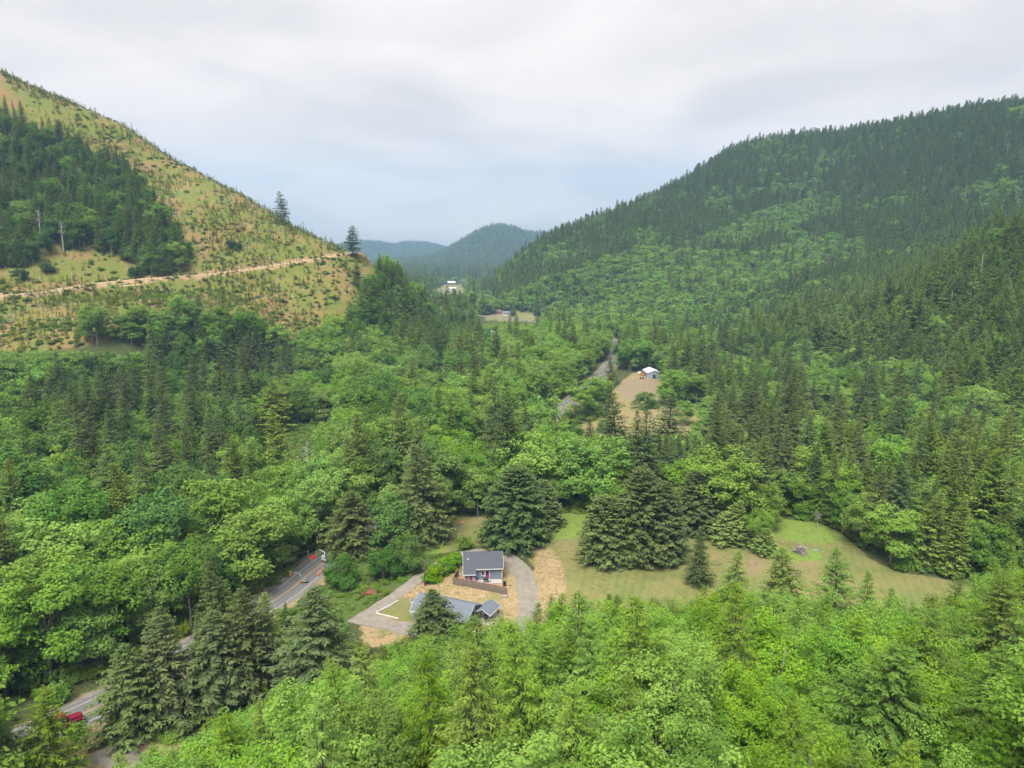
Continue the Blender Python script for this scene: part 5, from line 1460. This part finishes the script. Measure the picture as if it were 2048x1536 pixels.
rod('mast_arm', (xm, 0, tz), (xl + 0.2, 0, tz + 0.1), 0.07, M['grey'], sg)
signal_head(sg, xl, -0.1, tz - 0.05); signal_head(sg, at_y(602, 1163, sp_[1])[0] - sp_[0], -0.3, at_y(602, 1163, sp_[1])[2] - sp_[2])
s2_ = pix(650, 1124)
sg2 = root('temporary_traffic_signal', s2_, 2.6, 'pale grey signal trailer farther along the road behind the round tree', 'traffic signal')
box('trailer_bed', (-0.9, -0.6, 0.45), (0.9, 0.6, 0.75), M['grey'], sg2); box('control_box', (-0.6, -0.45, 0.752), (0.6, 0.45, 1.5), M['white'], sg2)
for sx in (-0.95, 0.95):
    rod('trailer_wheel', (sx - 0.1, 0, 0.33), (sx + 0.1, 0, 0.33), 0.33, M['tyre'], sg2, 12)
rod('mast', (0, 0, 0.75), (0, 0, 2.6), 0.09, M['white'], sg2); rod('mast_arm', (0, 0, 2.6), (1.7, 0, 2.75), 0.08, M['white'], sg2)
box('solar_panel', (-0.7, -0.5, 1.55), (0.7, 0.5, 1.62), M['white'], sg2)
# orange diamond sign
dp = pix(626, 1130); dz = at_y(624, 1114, dp[1])[2] - dp[2]
ds = root('warning_sign', dp, 0.25, 'plain orange diamond road sign beside the guardrail', 'sign')
rod('sign_post', (0, 0.05, -0.3), (0, 0.05, dz), 0.05, M['grey'], ds)
q = 0.66
prism('sign_panel', [(0, dz - q), (q, dz), (0, dz + q), (-q, dz)], 'y', -0.03, 0.0, M['orange'], ds)
prism('sign_back', [(0, dz - q), (q, dz), (0, dz + q), (-q, dz)], 'y', 0.002, 0.012, M['grey'], ds)
for k, (x, y) in enumerate([(646, 1143), (641, 1148), (637, 1152)]):
    p = pix(x, y)
    e = root('traffic_drum', p, 0, ('farthest', 'middle', 'nearest')[k] + ' of three orange traffic drums at the road edge', 'traffic drum', 'orange traffic drums')
    tube('drum_body', [(0, 0, 0.0), (0, 0, 0.02), (0, 0, 0.5), (0, 0, 1.0), (0, 0, 1.02)], [0.02, 0.22, 0.2, 0.17, 0.01], M['drum'], e, 12)
    tube('reflective_band', [(0, 0, 0.55), (0, 0, 0.72)], [0.205, 0.195], M['white'], e, 12)
# guardrail on the far side
y_a, y_b = road_at(pix(560, 1180)[1], -5.3)[0], road_at(188, -5.3)[0]
gr = root('guardrail', y_a, 0, 'grey steel guardrail along the far side of the road below the alders', 'guardrail')
G0 = np.array(gr.location); prev = None
ys = np.arange(float(y_a[1]), 190, 2.6)
rail_pts = []
for y in ys:
    p, yw = road_at(float(y), -5.3)
    box('post', (-0.07, -0.09, -0.4), (0.07, 0.09, 0.72), M['pole'], gr).location = tuple(p - G0)
    rail_pts.append(p - G0 + np.array([0.14, 0, 0.58]))
rp = np.array(rail_pts)
prof = [(0.0, -0.16), (0.05, -0.09), (0.0, 0.0), (0.05, 0.09), (0.0, 0.16)]
V = np.array([[(p[0] + dx, p[1], p[2] + dz_) for dx, dz_ in prof] for p in rp]).reshape(-1, 3)
F = [(i * 5 + j, i * 5 + j + 1, (i + 1) * 5 + j + 1, (i + 1) * 5 + j) for i in range(len(rp) - 1) for j in range(4)]
link('rail', mesh_np('rail', V, F, mats=[M['grey']], smooth=True), gr)
# two roadside posts with a cable
wp = pix(575, 1134); w2 = pix(617, 1124)
pl = root('utility_pole', wp, 0.3, 'brown wooden post below the alders with a cable to the right', 'pole')
rod('pole_shaft', (0, 0, -0.5), (0, 0, at_y(574, 1107, wp[1])[2] - wp[2]), 0.16, M['pole'], pl)
pl2 = root('utility_pole', w2, 0.3, 'thin grey post left of the orange diamond sign', 'pole')
rod('pole_shaft', (0, 0, -0.5), (0, 0, at_y(615, 1100, w2[1])[2] - w2[2]), 0.07, M['grey'], pl2)
t1 = np.array([0, 0, at_y(574, 1107, wp[1])[2] - wp[2]]); t2 = w2 - wp + np.array([0, 0, 2.2])
t2r = Matrix.Rotation(-0.3, 3, 'Z') @ Vector(t2)
tube('cable', [t1, (t1 + np.array(t2r)) / 2 - np.array([0, 0, 0.2]), np.array(t2r)], 0.035, M['pole'], pl, 5)
# red log truck
tpos = pix(196, 1452)
_, tyaw = road_at(float(tpos[1]), 1.5)
tq, tyaw = road_at(float(tpos[1]), 1.5)
tk = root('log_truck', (tq[0], tq[1], tq[2] + 0.06), tyaw, 'dark red log truck on the near road, partly behind trees', 'truck')
def wheel(parent, x, y, r=0.52, w=0.3):
    s = 1 if y > 0 else -1
    wl_ = tube('wheel', [(x, y - w / 2, r), (x, y - w / 2, r), (x, y - w / 2 * 0.8, r), (x, y + w / 2 * 0.8, r), (x, y + w / 2, r), (x, y + w / 2, r)], [0.05, r * 0.6, r, r, r * 0.6, 0.05], M['tyre'], parent, 16)
    rod('rim', (x, y + s * (w / 2 - 0.06), r), (x, y + s * (w / 2 + 0.012), r), r * 0.58, M['white'], wl_, 14)
    rod('hub', (x, y + s * (w / 2 + 0.012), r), (x, y + s * (w / 2 + 0.1), r), r * 0.2, M['chrome'], wl_, 8)
box('chassis', (-5.6, -0.42, 0.72), (3.4, 0.42, 0.95), M['black'], tk)
prism('cab', [(-1.9, 1.0), (0.9, 1.0), (0.9, 1.95), (0.55, 2.85), (0.2, 2.98), (-1.9, 2.98)], 'y', -1.12, 1.12, M['red'], tk)
hood = prism('hood', [(0.903, 1.0), (2.95, 0.95), (3.05, 1.3), (2.95, 1.75), (0.903, 1.92)], 'y', -0.78, 0.78, M['red'], tk)
box('grille', (3.052, -0.62, 0.95), (3.10, 0.62, 1.68), M['chrome'], hood)
for s in (-1, 1):
    lo, hi = sorted((s * 0.79, s * 1.18))
    prism('fender', [(1.25, 0.95), (1.45, 1.32), (1.9, 1.45), (2.5, 1.42), (2.95, 1.2), (3.05, 0.85), (2.95, 0.85), (2.65, 1.1), (1.75, 1.12), (1.42, 0.85)], 'y', lo, hi, M['red'], tk)
    rod('headlight', (3.0, s * 0.95, 1.1), (3.12, s * 0.95, 1.1), 0.12, M['white'], tk, 10)
    lo, hi = sorted((s * 1.121, s * 1.14))
    prism('side_window', [(-0.35, 2.0), (0.72, 2.0), (0.45, 2.7), (-0.35, 2.7)], 'y', lo, hi, M['glass'], tk)
    box('door_line', (-0.45, lo, 1.15), (-0.42, hi, 2.8), M['black'], tk)
    rod('exhaust_stack', (-2.05, s * 0.95, 1.0), (-2.05, s * 0.95, 3.6), 0.09, M['chrome'], tk, 8)
    rod('fuel_tank', (-1.7, s * 0.95, 0.72), (-0.2, s * 0.95, 0.72), 0.3, M['chrome'], tk, 14)
    wheel(tk, 2.1, s * 1.02)
    for x in (-3.6, -4.9):
        wheel(tk, x, s * 0.98, 0.52, 0.5)
    rod('mirror_arm', (0.75, s * 1.13, 2.2), (0.85, s * 1.45, 2.2), 0.03, M['chrome'], tk, 6)
bm = bmesh.new(); vs = [bm.verts.new(v) for v in [(0.915, -0.95, 2.0), (0.915, 0.95, 2.0), (0.575, 0.95, 2.8), (0.575, -0.95, 2.8)]]; bm.faces.new(vs); to_obj('windshield', bm, M['glass'], tk)
box('bumper', (3.2, -1.2, 0.45), (3.4, 1.2, 0.8), M['chrome'], tk, 0.03)
hb = boxes('headboard', [((-2.42, -1.15 + 0.44 * k, 1.0), (-2.34, -1.03 + 0.44 * k, 2.95)) for k in range(6)] + [((-2.335, -1.18, 1.3 + 0.4 * k), (-2.29, 1.2, 1.42 + 0.4 * k)) for k in range(4)], M['white'], tk)
for x in (-4.2, -3.2):
    box('bunk_bar', (x - 0.12, -1.2, 0.955), (x + 0.12, 1.2, 1.2), M['white'], tk)
    for s in (-1, 1):
        box('bunk_stake', (x - 0.08, s * 1.15 - 0.06, 1.202), (x + 0.08, s * 1.15 + 0.06, 2.3), M['white'], tk)
tk.scale = (0.88, 0.88, 0.88)
# mailbox by the turnout
mp_ = pix(234, 1489)
mb = root('mailbox', mp_, 0.4, 'dark roadside mailbox at the edge of the gravel turnout', 'mailbox')
box('post', (-0.06, -0.06, -0.3), (0.06, 0.06, 0.95), M['pole'], mb)
prism('mailbox_body', [(-0.18, 0.95), (0.18, 0.95), (0.18, 1.2), (0.1, 1.33), (-0.1, 1.33), (-0.18, 1.2)], 'y', -0.35, 0.35, M['black'], mb)
box('flag', (0.182, -0.1, 1.15), (0.2, 0.12, 1.42), M['drum'], mb)

# ------------------------------------------------------------------ vehicles and buildings up the valley
def simple_car(p, yaw, label, mat, cat='car', pickup=False):
    e = root('parked_car' if not pickup else 'pickup_truck', p, yaw, label, cat)
    body = [(-2.1, 0.35), (2.1, 0.35), (2.15, 0.75), (1.1, 0.92), (-2.1, 0.95)]
    prism('body', body, 'y', -0.85, 0.85, mat, e)
    cab_ = [(-1.7, 0.953), (1.0, 0.953), (0.45, 1.45), (-1.3, 1.45)] if not pickup else [(-0.5, 0.953), (1.0, 0.953), (0.5, 1.55), (-0.4, 1.55)]
    prism('cabin', cab_, 'y', -0.75, 0.75, mat, e)
    for s in (-1, 1):
        lo, hi = sorted((s * 0.751, s * 0.765))
        prism('side_window', [(cab_[0][0] + 0.25, 1.0), (cab_[1][0] - 0.25, 1.0), (cab_[2][0] - 0.1, 1.36), (cab_[3][0] + 0.15, 1.36)], 'y', lo, hi, M['glass'], e)
        for x in (-1.35, 1.35):
            wheel(e, x, s * 0.78, 0.33, 0.2)
    return e
p, yw = road_at(pix(1209, 741)[1], 1.8)
simple_car((p[0], p[1], p[2] + 0.06), yw, 'small pale car driving on the far stretch of road', M['white'])
bp = pix(1308, 757)
bn = root('barn', bp, R(2), 'pale metal barn with white gable roof beside the ploughed field', 'barn')
bwid = 26 / FOC * float(project(*bp)[2]) / 2
prism('wall', [(-bwid, -0.5), (bwid, -0.5), (bwid, 3.3), (0, 4.7), (-bwid, 3.3)], 'y', 0, 13, M['barn'], bn)
prism('roof', [(-bwid - 0.35, 3.14), (0, 4.7), (bwid + 0.35, 3.14), (bwid + 0.35, 3.30), (0, 4.9), (-bwid - 0.35, 3.30)], 'y', -0.35, 13.3, M['barnroof'], bn)
bd = box('door', (-0.7, -0.06, 0), (0.9, -0.005, 2.2), M['black'], bn)
box('door_header', (-1.5, -0.09, 2.25), (1.6, -0.004, 2.7), M['teal'], bd)
for s in (-1, 1):
    lo, hi = sorted((s * (bwid - 0.2), s * (bwid + 0.02)))
    box('corner_board', (lo, -0.05, -0.3), (hi, -0.004, 3.2), M['trim'], bn)
rp_ = pix(1287, 751)
simple_car(rp_, R(8), 'red pickup parked left of the pale barn', M['drum'], 'pickup', True).scale = (0.85, 0.85, 0.85)
wp_ = pix(1280, 748)
simple_car(wp_, R(60), 'white car parked behind the red pickup by the barn', M['white'])
for k, (x, y) in enumerate([(1281, 758), (1286, 758)]):
    e = root('barrel', pix(x, y), 0, ('left', 'right')[k] + ' of two dark barrels on the soil before the barn', 'barrel', 'barrels before the barn')
    tube('barrel_body', [(0, 0, 0), (0, 0, 0.01), (0, 0, 0.3), (0, 0, 0.6), (0, 0, 0.9), (0, 0, 1.2), (0, 0, 1.21)], [0.02, 0.42, 0.46, 0.46, 0.46, 0.42, 0.02], M['black'], e, 12)
    rod('barrel_lid', (0, 0, 1.212), (0, 0, 1.25), 0.4, M['grey'], e, 12)
def cottage(px, py, w, dpt, wallh, rise_, yaw, wall, roofm, label, name='house', cat='house'):
    p = pix(px, py)
    e = root(name, p, yaw, label, cat)
    prism('wall', [(-dpt / 2, -1), (dpt / 2, -1), (dpt / 2, wallh), (0, wallh + rise_), (-dpt / 2, wallh)], 'x', -w / 2, w / 2, M[wall], e)
    gable_roof(e, -w / 2, w / 2, -dpt / 2, dpt / 2, wallh, rise_, 0.4, 0.15, M[roofm])
    n = max(2, int(w / 3))
    for k in range(n):
        x = -w / 2 + (k + 0.5) * w / n
        window(e, x - 0.5, x + 0.5, 1.0, 2.1, -dpt / 2, 0.1, mull=False)
    box('door', (0.9, -dpt / 2 - 0.05, 0), (1.8, -dpt / 2 - 0.006, 2.05), M['brownwood'], e)
    return e
cottage(1013, 630, 9.5, 8, 2.6, 1.9, R(8), 'trim', 'roof2', 'white house with blue-grey roof at the small farm up the valley')
cottage(994, 627, 12, 8, 2.5, 1.8, R(-6), 'cap', 'farroof', 'brown house left of the white farm house up the valley')
cottage(903, 569, 17, 12, 4.0, 3.5, R(4), 'brownwood', 'barnroof', 'pale-roofed long barn on the farthest farm', 'barn', 'barn')
cottage(903, 581, 18, 8, 4.2, 1.6, R(-3), 'trim', 'barnroof', 'white building below the farthest barn', 'farm_building', 'building')
e = pix(1027, 633); plant('bush', 0, (e[0], e[1], e[2]), 0.4, 0.95, 1.5, 'bright yellow-green tree beside the white farm house', None)

# ------------------------------------------------------------------ power line: H-frame pylons with cables
pyl = []
for px, py, y, w, label in [(671, 812, 318, 6.0, 'nearest H-frame power pylon with a pale diagonal brace above the alders'), (885, 727, 418, 5.0, 'middle H-frame power pylon with white crossarm in the cut strip'), (986, 662, 600, 4.5, 'farthest H-frame pylon, two pale poles in the valley woods')]:
    t = at_y(px, py, y); g_ = float(hz(t[0], t[1])); H = t[2] - g_
    e = root('power_pylon', (t[0], t[1], g_), R(-14), label, 'pylon', 'power line pylons')
    for s in (-1, 1):
        rod('pole', (s * w * 0.27, 0, -0.5), (s * w * 0.27, 0, H + 0.6), 0.2, M['pole'] if px != 986 else M['white'], e, 8)
    box('crossarm', (-w / 2, -0.12, H - 0.2), (w / 2, 0.12, H + 0.12), M['grey'] if px == 671 else M['white'], e)
    tube('brace', [(-w * 0.27, 0.1, H - 1.6), (w * 0.27, 0.1, H - 5.2)], 0.13, M['white'], e, 6)
    tube('brace', [(w * 0.27, -0.1, H - 1.6), (-w * 0.27, -0.1, H - 5.2)], 0.10, M['pole'], e, 6)
    for s in (-1, 0, 1):
        rod('insulator', (s * w * 0.46, 0, H - 0.2), (s * w * 0.46, 0, H - 1.0), 0.1, M['grey'], e, 6)
    pyl.append((np.array([t[0], t[1], g_ + H - 1.0]), w))
far_l = np.array([-205.0, 215.0, 20.0])
stops = [(far_l, 6.0)] + pyl
cy_, sy_ = math.cos(R(-14)), math.sin(R(-14))
for k, s in enumerate((-1, 0, 1)):
    pts = []
    for (a_, wa), (b_, wb) in zip(stops[:-1], stops[1:]):
        for q in range(12):
            t = q / 12; w_ = wa + (wb - wa) * t
            pp_ = a_ + (b_ - a_) * t + np.array([cy_, sy_, 0]) * s * w_ * 0.46; pp_ = pp_ - np.array([0, 0, 1]) * 14 * t * (1 - t)
            pts.append(pp_)
    pts.append(stops[-1][0] + np.array([cy_, sy_, 0]) * s * stops[-1][1] * 0.46)
    o = tube('power_cable', pts, 0.035, M['grey'], None, 5)
    tag(o, ('left', 'middle', 'right')[k] + ' cable of the power line strung between the H-frame pylons', 'cable', 'power line cables')

# ------------------------------------------------------------------ bare and dead trees
def bare_mesh(seed, H, spread=0.5, mat='dead', twigs=7):
    g = np.random.default_rng(seed); tb = Tubes()
    tb.add([(0, 0, -0.3), (g.normal(0, .1), 0, H * 0.5), (g.normal(0, .3), g.normal(0, .3), H)], [0.022 * H, 0.014 * H, 0.004 * H], 6)
    for k in range(twigs * 2):
        h = H * g.uniform(0.4, 0.97); a = g.uniform(0, 6.28); l = spread * H * (1.15 - h / H) * g.uniform(0.5, 1.1)
        b = np.array([0, 0, h]); e = b + np.array([math.cos(a) * l, math.sin(a) * l, l * g.uniform(0.3, 1.0)]); m_ = (b + e) / 2 + np.array([0, 0, -0.08 * l])
        tb.add([b, m_, e], [0.008 * H, 0.005 * H, 0.002 * H], 4)
        for q in range(3):
            t = g.uniform(0.4, 1.0); s0 = b + (e - b) * t; d_ = g.normal(0, 0.4 * l, 3); d_[2] = abs(d_[2])
            tb.add([s0, s0 + d_], [0.004 * H, 0.0015 * H], 3)
    V, F = tb.arrays()
    return mesh_np('bare_tree', V, F, mats=[M[mat]], smooth=True)
for k, (tx, ty, bx, by, label) in enumerate([(612, 885, 618, 960, 'white leafless tree beside the brush clearing left of centre'), (1752, 888, 1752, 945, 'leafless white-limbed alder at the foot of the right slope'),
    (1815, 905, 1815, 965, 'thin pale leafless alder right of the white-limbed one'), (1928, 935, 1930, 990, 'pale leafless alder near the right edge'), (1635, 1020, 1634, 1057, 'small grey leafless tree at the far meadow edge'),
    (1572, 890, 1572, 950, 'grey half-bare alder above the meadow'), (85, 418, 84, 492, 'tall bleached snag at the foot of the dark wood'), (125, 440, 128, 505, 'bleached leaning snag above the logging road')]):
    p = pix(bx, by); H = max(3, at_y(tx, ty, p[1])[2] - p[2])
    o = link('bare_tree', bare_mesh(50 + k, H, 0.5 if k not in (6, 7) else 0.25), None, tuple(p), (0, 0, k * 0.9))
    tag(o, label, 'dead tree')
def snag_mesh(seed, H):
    g = np.random.default_rng(seed); tb = Tubes()
    tb.add([(0, 0, -0.3), (g.normal(0, .15), g.normal(0, .15), H * 0.6), (g.normal(0, .3), g.normal(0, .3), H)], [0.16, 0.12, 0.05], 6)
    for q in range(4):
        h = H * g.uniform(0.3, 0.9); d_ = g.normal(0, 0.45, 3); tb.add([(0, 0, h), (d_[0], d_[1], h + abs(d_[2]))], [0.05, 0.02], 4)
    V, F = tb.arrays(); return mesh_np('snag', V, F, mats=[M['dead']], smooth=True)
SN = [snag_mesh(70 + k, H) for k, H in enumerate((5.5, 7.5, 4.0, 9.0))]
snags = [(8, 518), (25, 520), (195, 520), (146, 492), (156, 488), (170, 502), (178, 480), (186, 476), (200, 494), (206, 498), (212, 500), (222, 488), (236, 500), (250, 490), (160, 476), (192, 470), (332, 418), (338, 428), (346, 412), (352, 424), (360, 436), (330, 440),
         (372, 566), (362, 578), (348, 596), (378, 592), (14, 645), (22, 650), (30, 640), (10, 660), (480, 395), (450, 420), (500, 430), (540, 470), (395, 500), (410, 512), (632, 505), (700, 590), (716, 600), (640, 540)]
for k, (x, y) in enumerate(snags):
    p = pix(x, y)
    o = link('standing_snag', SN[k % 4], None, tuple(p), (0, 0, k * 2.1), (1, 1, 0.7 + 0.5 * ((k * 37) % 10) / 10))
    cl = ('below the dark wood' if 140 < x < 260 else 'beside the right tip of the dark wood' if 325 < x < 370 and y < 450 else 'on the clear-cut below the logging road' if y > 560 else 'on the upper clear-cut slope')
    tag(o, 'bleached standing snag ' + cl, 'snag', 'bleached snags ' + cl)

for k, (x, y) in enumerate([(1172, 470), (1182, 474), (1160, 490), (1700, 356), (1712, 350), (1718, 352), (1735, 372), (1560, 420), (1620, 400), (1780, 340), (1850, 380), (1930, 400), (1450, 400), (1400, 420), (1340, 470), (1900, 640), (1690, 560), (1960, 560), (1800, 640), (1640, 620), (1560, 640), (1860, 720), (1620, 760), (1700, 700)]):
    p = pix(x, y, 8.0)
    o = link('standing_snag', SN[k % 4], None, tuple(p), (0, 0, k * 2.1), (2.0, 2.0, 2.1 + (k * 37 % 10) / 10))
    tag(o, 'pale standing snag poking out of the right-hand hill forest', 'snag', 'snags in the right-hand hill forest')
# ------------------------------------------------------------------ the clear-cut: planted saplings, slash, brush
def clear_points(cell, seed):
    g = np.random.default_rng(seed)
    xs, ys = np.meshgrid(np.arange(-470, -70, cell), np.arange(325, 700, cell))
    x = xs.ravel() + g.uniform(-.45, .45, xs.size) * cell; y = ys.ravel() + g.uniform(-.45, .45, xs.size) * cell
    z = hz(x, y); px, py, w = project(x, y, z)
    m = in_poly(px, py, CLEARCUT) & (px > -120) & (line_dist(x, y, LOGROAD[:, :2])[0] > 4.2)
    m2 = in_poly(*project(x, y, z + 7)[:2], DARKPATCH)
    return x, y, z, px, py, w, m & ~m2, g
x, y, z, px, py, w, m, g = clear_points(2.15, 5)
dens = np.clip(0.72 + 1.4 * fbm(x / 34, y / 34, 31), 0.04, 1) * np.clip(0.75 + 0.9 * fbm(x / 9, y / 9, 33), 0.1, 1)
bare = (py > 455) & (py < 560) & (px < 270)            # the stony pocket above the road has few saplings
m &= g.uniform(0, 1, len(x)) < np.where(bare, 0.3 * dens, dens)
sap = np.stack([x, y, z - 0.05, g.uniform(0, 6.28, len(x)), np.exp(g.normal(0.12, 0.35, len(x))), np.exp(g.normal(-0.02, 0.38, len(x))), g.integers(0, 3, len(x))], 1)[m]
order = np.argsort(-(sap[:, 5] / sap[:, 1])); sap = sap[order]
inv = [k for k in range(len(sap))][:300]
for k in inv:
    r_ = sap[k]
    o = link('conifer_sapling', PROTO['sapling'][int(r_[6])]['both'], None, tuple(r_[:3]), (0, 0, r_[3]), (r_[4], r_[4], r_[5]))
    tag(o, 'small planted conifer sapling on the near part of the clear-cut slope', 'sapling', 'larger saplings on the clear-cut')
gn_scatter('planted_saplings', sap[300:], ['sapling'], 'thousands of small planted conifers dotting the clear-cut hillside', 'saplings')
x, y, z, px, py, w, m, g = clear_points(4.2, 9)
m &= g.uniform(0, 1, len(x)) < np.clip(0.42 + 1.2 * fbm(x / 22, y / 22, 41) + 0.25 * (in_poly(px, py, [(320, 360), (480, 360), (560, 470), (420, 520), (330, 480)])), 0.06, 0.9)
sl = np.stack([x, y, z, g.uniform(0, 6.28, len(x)), g.uniform(0.4, 1.0, len(x)), g.uniform(0.6, 1.3, len(x)), g.integers(0, 5, len(x))], 1)[m]
gn_scatter('logging_slash', sl, ['slash'], 'bleached stumps and broken logs left lying over the clear-cut', 'slash')
x, y, z, px, py, w, m, g = clear_points(3.6, 13)
m &= g.uniform(0, 1, len(x)) < np.clip(0.05 + 1.1 * fbm(x / 30, y / 30, 51) + 0.35 * in_poly(px, py, [(250, 590), (560, 540), (740, 590), (680, 690), (400, 650)]) + 0.5 * (py > 640), 0.02, 0.9)
br = np.stack([x, y, z - 0.1, g.uniform(0, 6.28, len(x)), g.uniform(0.5, 1.3, len(x)), g.uniform(0.35, 0.9, len(x)), g.integers(0, 2, len(x))], 1)[m]
gn_scatter('clearcut_brush', br, ['brush'], 'low green brush spreading in patches over the clear-cut', 'brush')

# ------------------------------------------------------------------ undergrowth at the wood edges, long grass
def floor_points(cell, x0, x1, y0, y1, seed):
    g = np.random.default_rng(seed)
    xs, ys = np.meshgrid(np.arange(x0, x1, cell), np.arange(y0, y1, cell))
    x = xs.ravel() + g.uniform(-.48, .48, xs.size) * cell; y = ys.ravel() + g.uniform(-.48, .48, xs.size) * cell
    z = hz(x, y); px, py, w = project(x, y, z)
    return x, y, z, px, py, g
x, y, z, px, py, g = floor_points(2.1, -150, 190, 70, 330, 17)
opn = np.zeros(len(x), bool)
for poly, a_, b_ in [(MEADOW, 105, 260), (BANK, 105, 260), (YARD, 105, 260), (FIELD, 270, 520)]:
    opn |= in_poly(px, py, poly) & (y > a_) & (y < b_)
drd = line_dist(x, y, ROAD)[0]
opn |= drd < 5.6
for ln, r_ in ((DRIVE_UP, 2.6), (DRIVE_RIGHT, 4.2), (DRIVE_LOW, 3.2), (TURNOUT, 4.5)):
    opn |= line_dist(x, y, ln)[0] < r_
vz = in_poly(px, py, VERGE) & (y > 100) & (y < 235) | in_poly(px, py, BRUSHLAND) & (y > 190)
pr_ = np.where(vz, 0.75, 0.40)
m = ~opn & (g.uniform(0, 1, len(x)) < pr_)
sc_ = np.where(vz, g.uniform(0.35, 0.75, len(x)), g.uniform(0.5, 1.5, len(x)))
hh_ = np.where(vz, g.uniform(0.25, 0.55, len(x)), g.uniform(0.5, 1.5, len(x)))
ug = np.stack([x, y, z - 0.1, g.uniform(0, 6.28, len(x)), sc_, hh_, g.integers(0, 2, len(x))], 1)[m]
gn_scatter('undergrowth', ug, ['brush'], 'leafy green undergrowth along the road verges and wood edges', 'undergrowth')
x, y, z, px, py, g = floor_points(4.0, -140, 0, 280, 560, 19)
m = in_poly(px, py, LINECUT) & (y > 300)
gn_scatter('power_line_brush', np.stack([x, y, z - 0.1, g.uniform(0, 6.28, len(x)), g.uniform(1.2, 2, len(x)), g.uniform(0.6, 1.2, len(x)), g.integers(0, 2, len(x))], 1)[m], ['brush'], 'bright green brush in the strip cut for the power line', 'brush')
x, y, z, px, py, g = floor_points(0.85, -45, 120, 112, 215, 23)
inn = (in_poly(px, py, MEADOW) & (fbm(x / 7, y / 7, 61) > 0.0)) | in_poly(px, py, BANK) | (in_poly(px, py, YARD) & ~in_poly(px, py, LAWN))
for ln, r_ in ((DRIVE_UP, 2.0), (DRIVE_RIGHT, 3.3), (DRIVE_LOW, 2.5)):
    inn &= line_dist(x, y, ln)[0] > r_
for o_, r_ in ((uh, 10.5), ):
    lx_ = (x - o_.location.x) * math.cos(yaw_) + (y - o_.location.y) * math.sin(yaw_); ly_ = -(x - o_.location.x) * math.sin(yaw_) + (y - o_.location.y) * math.cos(yaw_)
    inn &= ~((lx_ > -0.4) & (lx_ < W_ + 0.4) & (ly_ > -0.7) & (ly_ < 10))
lx_ = (x - lh.location.x) * math.cos(yaw2) + (y - lh.location.y) * math.sin(yaw2); ly_ = -(x - lh.location.x) * math.sin(yaw2) + (y - lh.location.y) * math.cos(yaw2)
inn &= ~((np.abs(lx_) < 8.3) & (np.abs(ly_) < 3.7))
inn &= np.hypot(x - cc[0], y - cc[1]) > 3.2
m = inn & (g.uniform(0, 1, len(x)) < 0.30 + 0.5 * (fbm(x / 5, y / 5, 63) > 0.15))
gn_scatter('long_grass', np.stack([x, y, z - 0.02, g.uniform(0, 6.28, len(x)), g.uniform(0.5, 1.1, len(x)), g.uniform(0.15, 0.5, len(x)), g.integers(0, 2, len(x))], 1)[m], ['tuft'], 'tufts of long dry grass on the bank, the yard and the meadow', 'grass')
print('saplings', len(sap), 'slash', len(sl), 'brush', len(br), 'undergrowth', len(ug), 'grass', int(m.sum()))
# ------------------------------------------------------------------ the air: pale blue haze that fades the far hills
bm = bmesh.new()
bmesh.ops.create_cube(bm, size=1.0)
zlo, zhi = float(ZZ.min()) - 1.0, max(float(ZZ.max()) + 32.0, 300.0)
for v in bm.verts:
    v.co = ((GX[0] - 20) if v.co.x < 0 else (GX[-1] + 20), (GY[0] - 20) if v.co.y < 0 else (GY[-1] + 20), zlo if v.co.z < 0 else zhi)
me = bpy.data.meshes.new('haze'); bm.to_mesh(me); bm.free()
m, nt = new_mat('haze')
pv = node(nt, 'ShaderNodeVolumePrincipled', {'Color': (0.39, 0.66, 1.0, 1), 'Density': 0.000115, 'Anisotropy': 0.0})
node(nt, 'ShaderNodeOutputMaterial', {'Volume': pv.outputs[0]})
me.materials.append(m)
hz_o = tag(link('haze', me), 'thin blue haze lying over the whole valley', 'haze', kind='stuff')
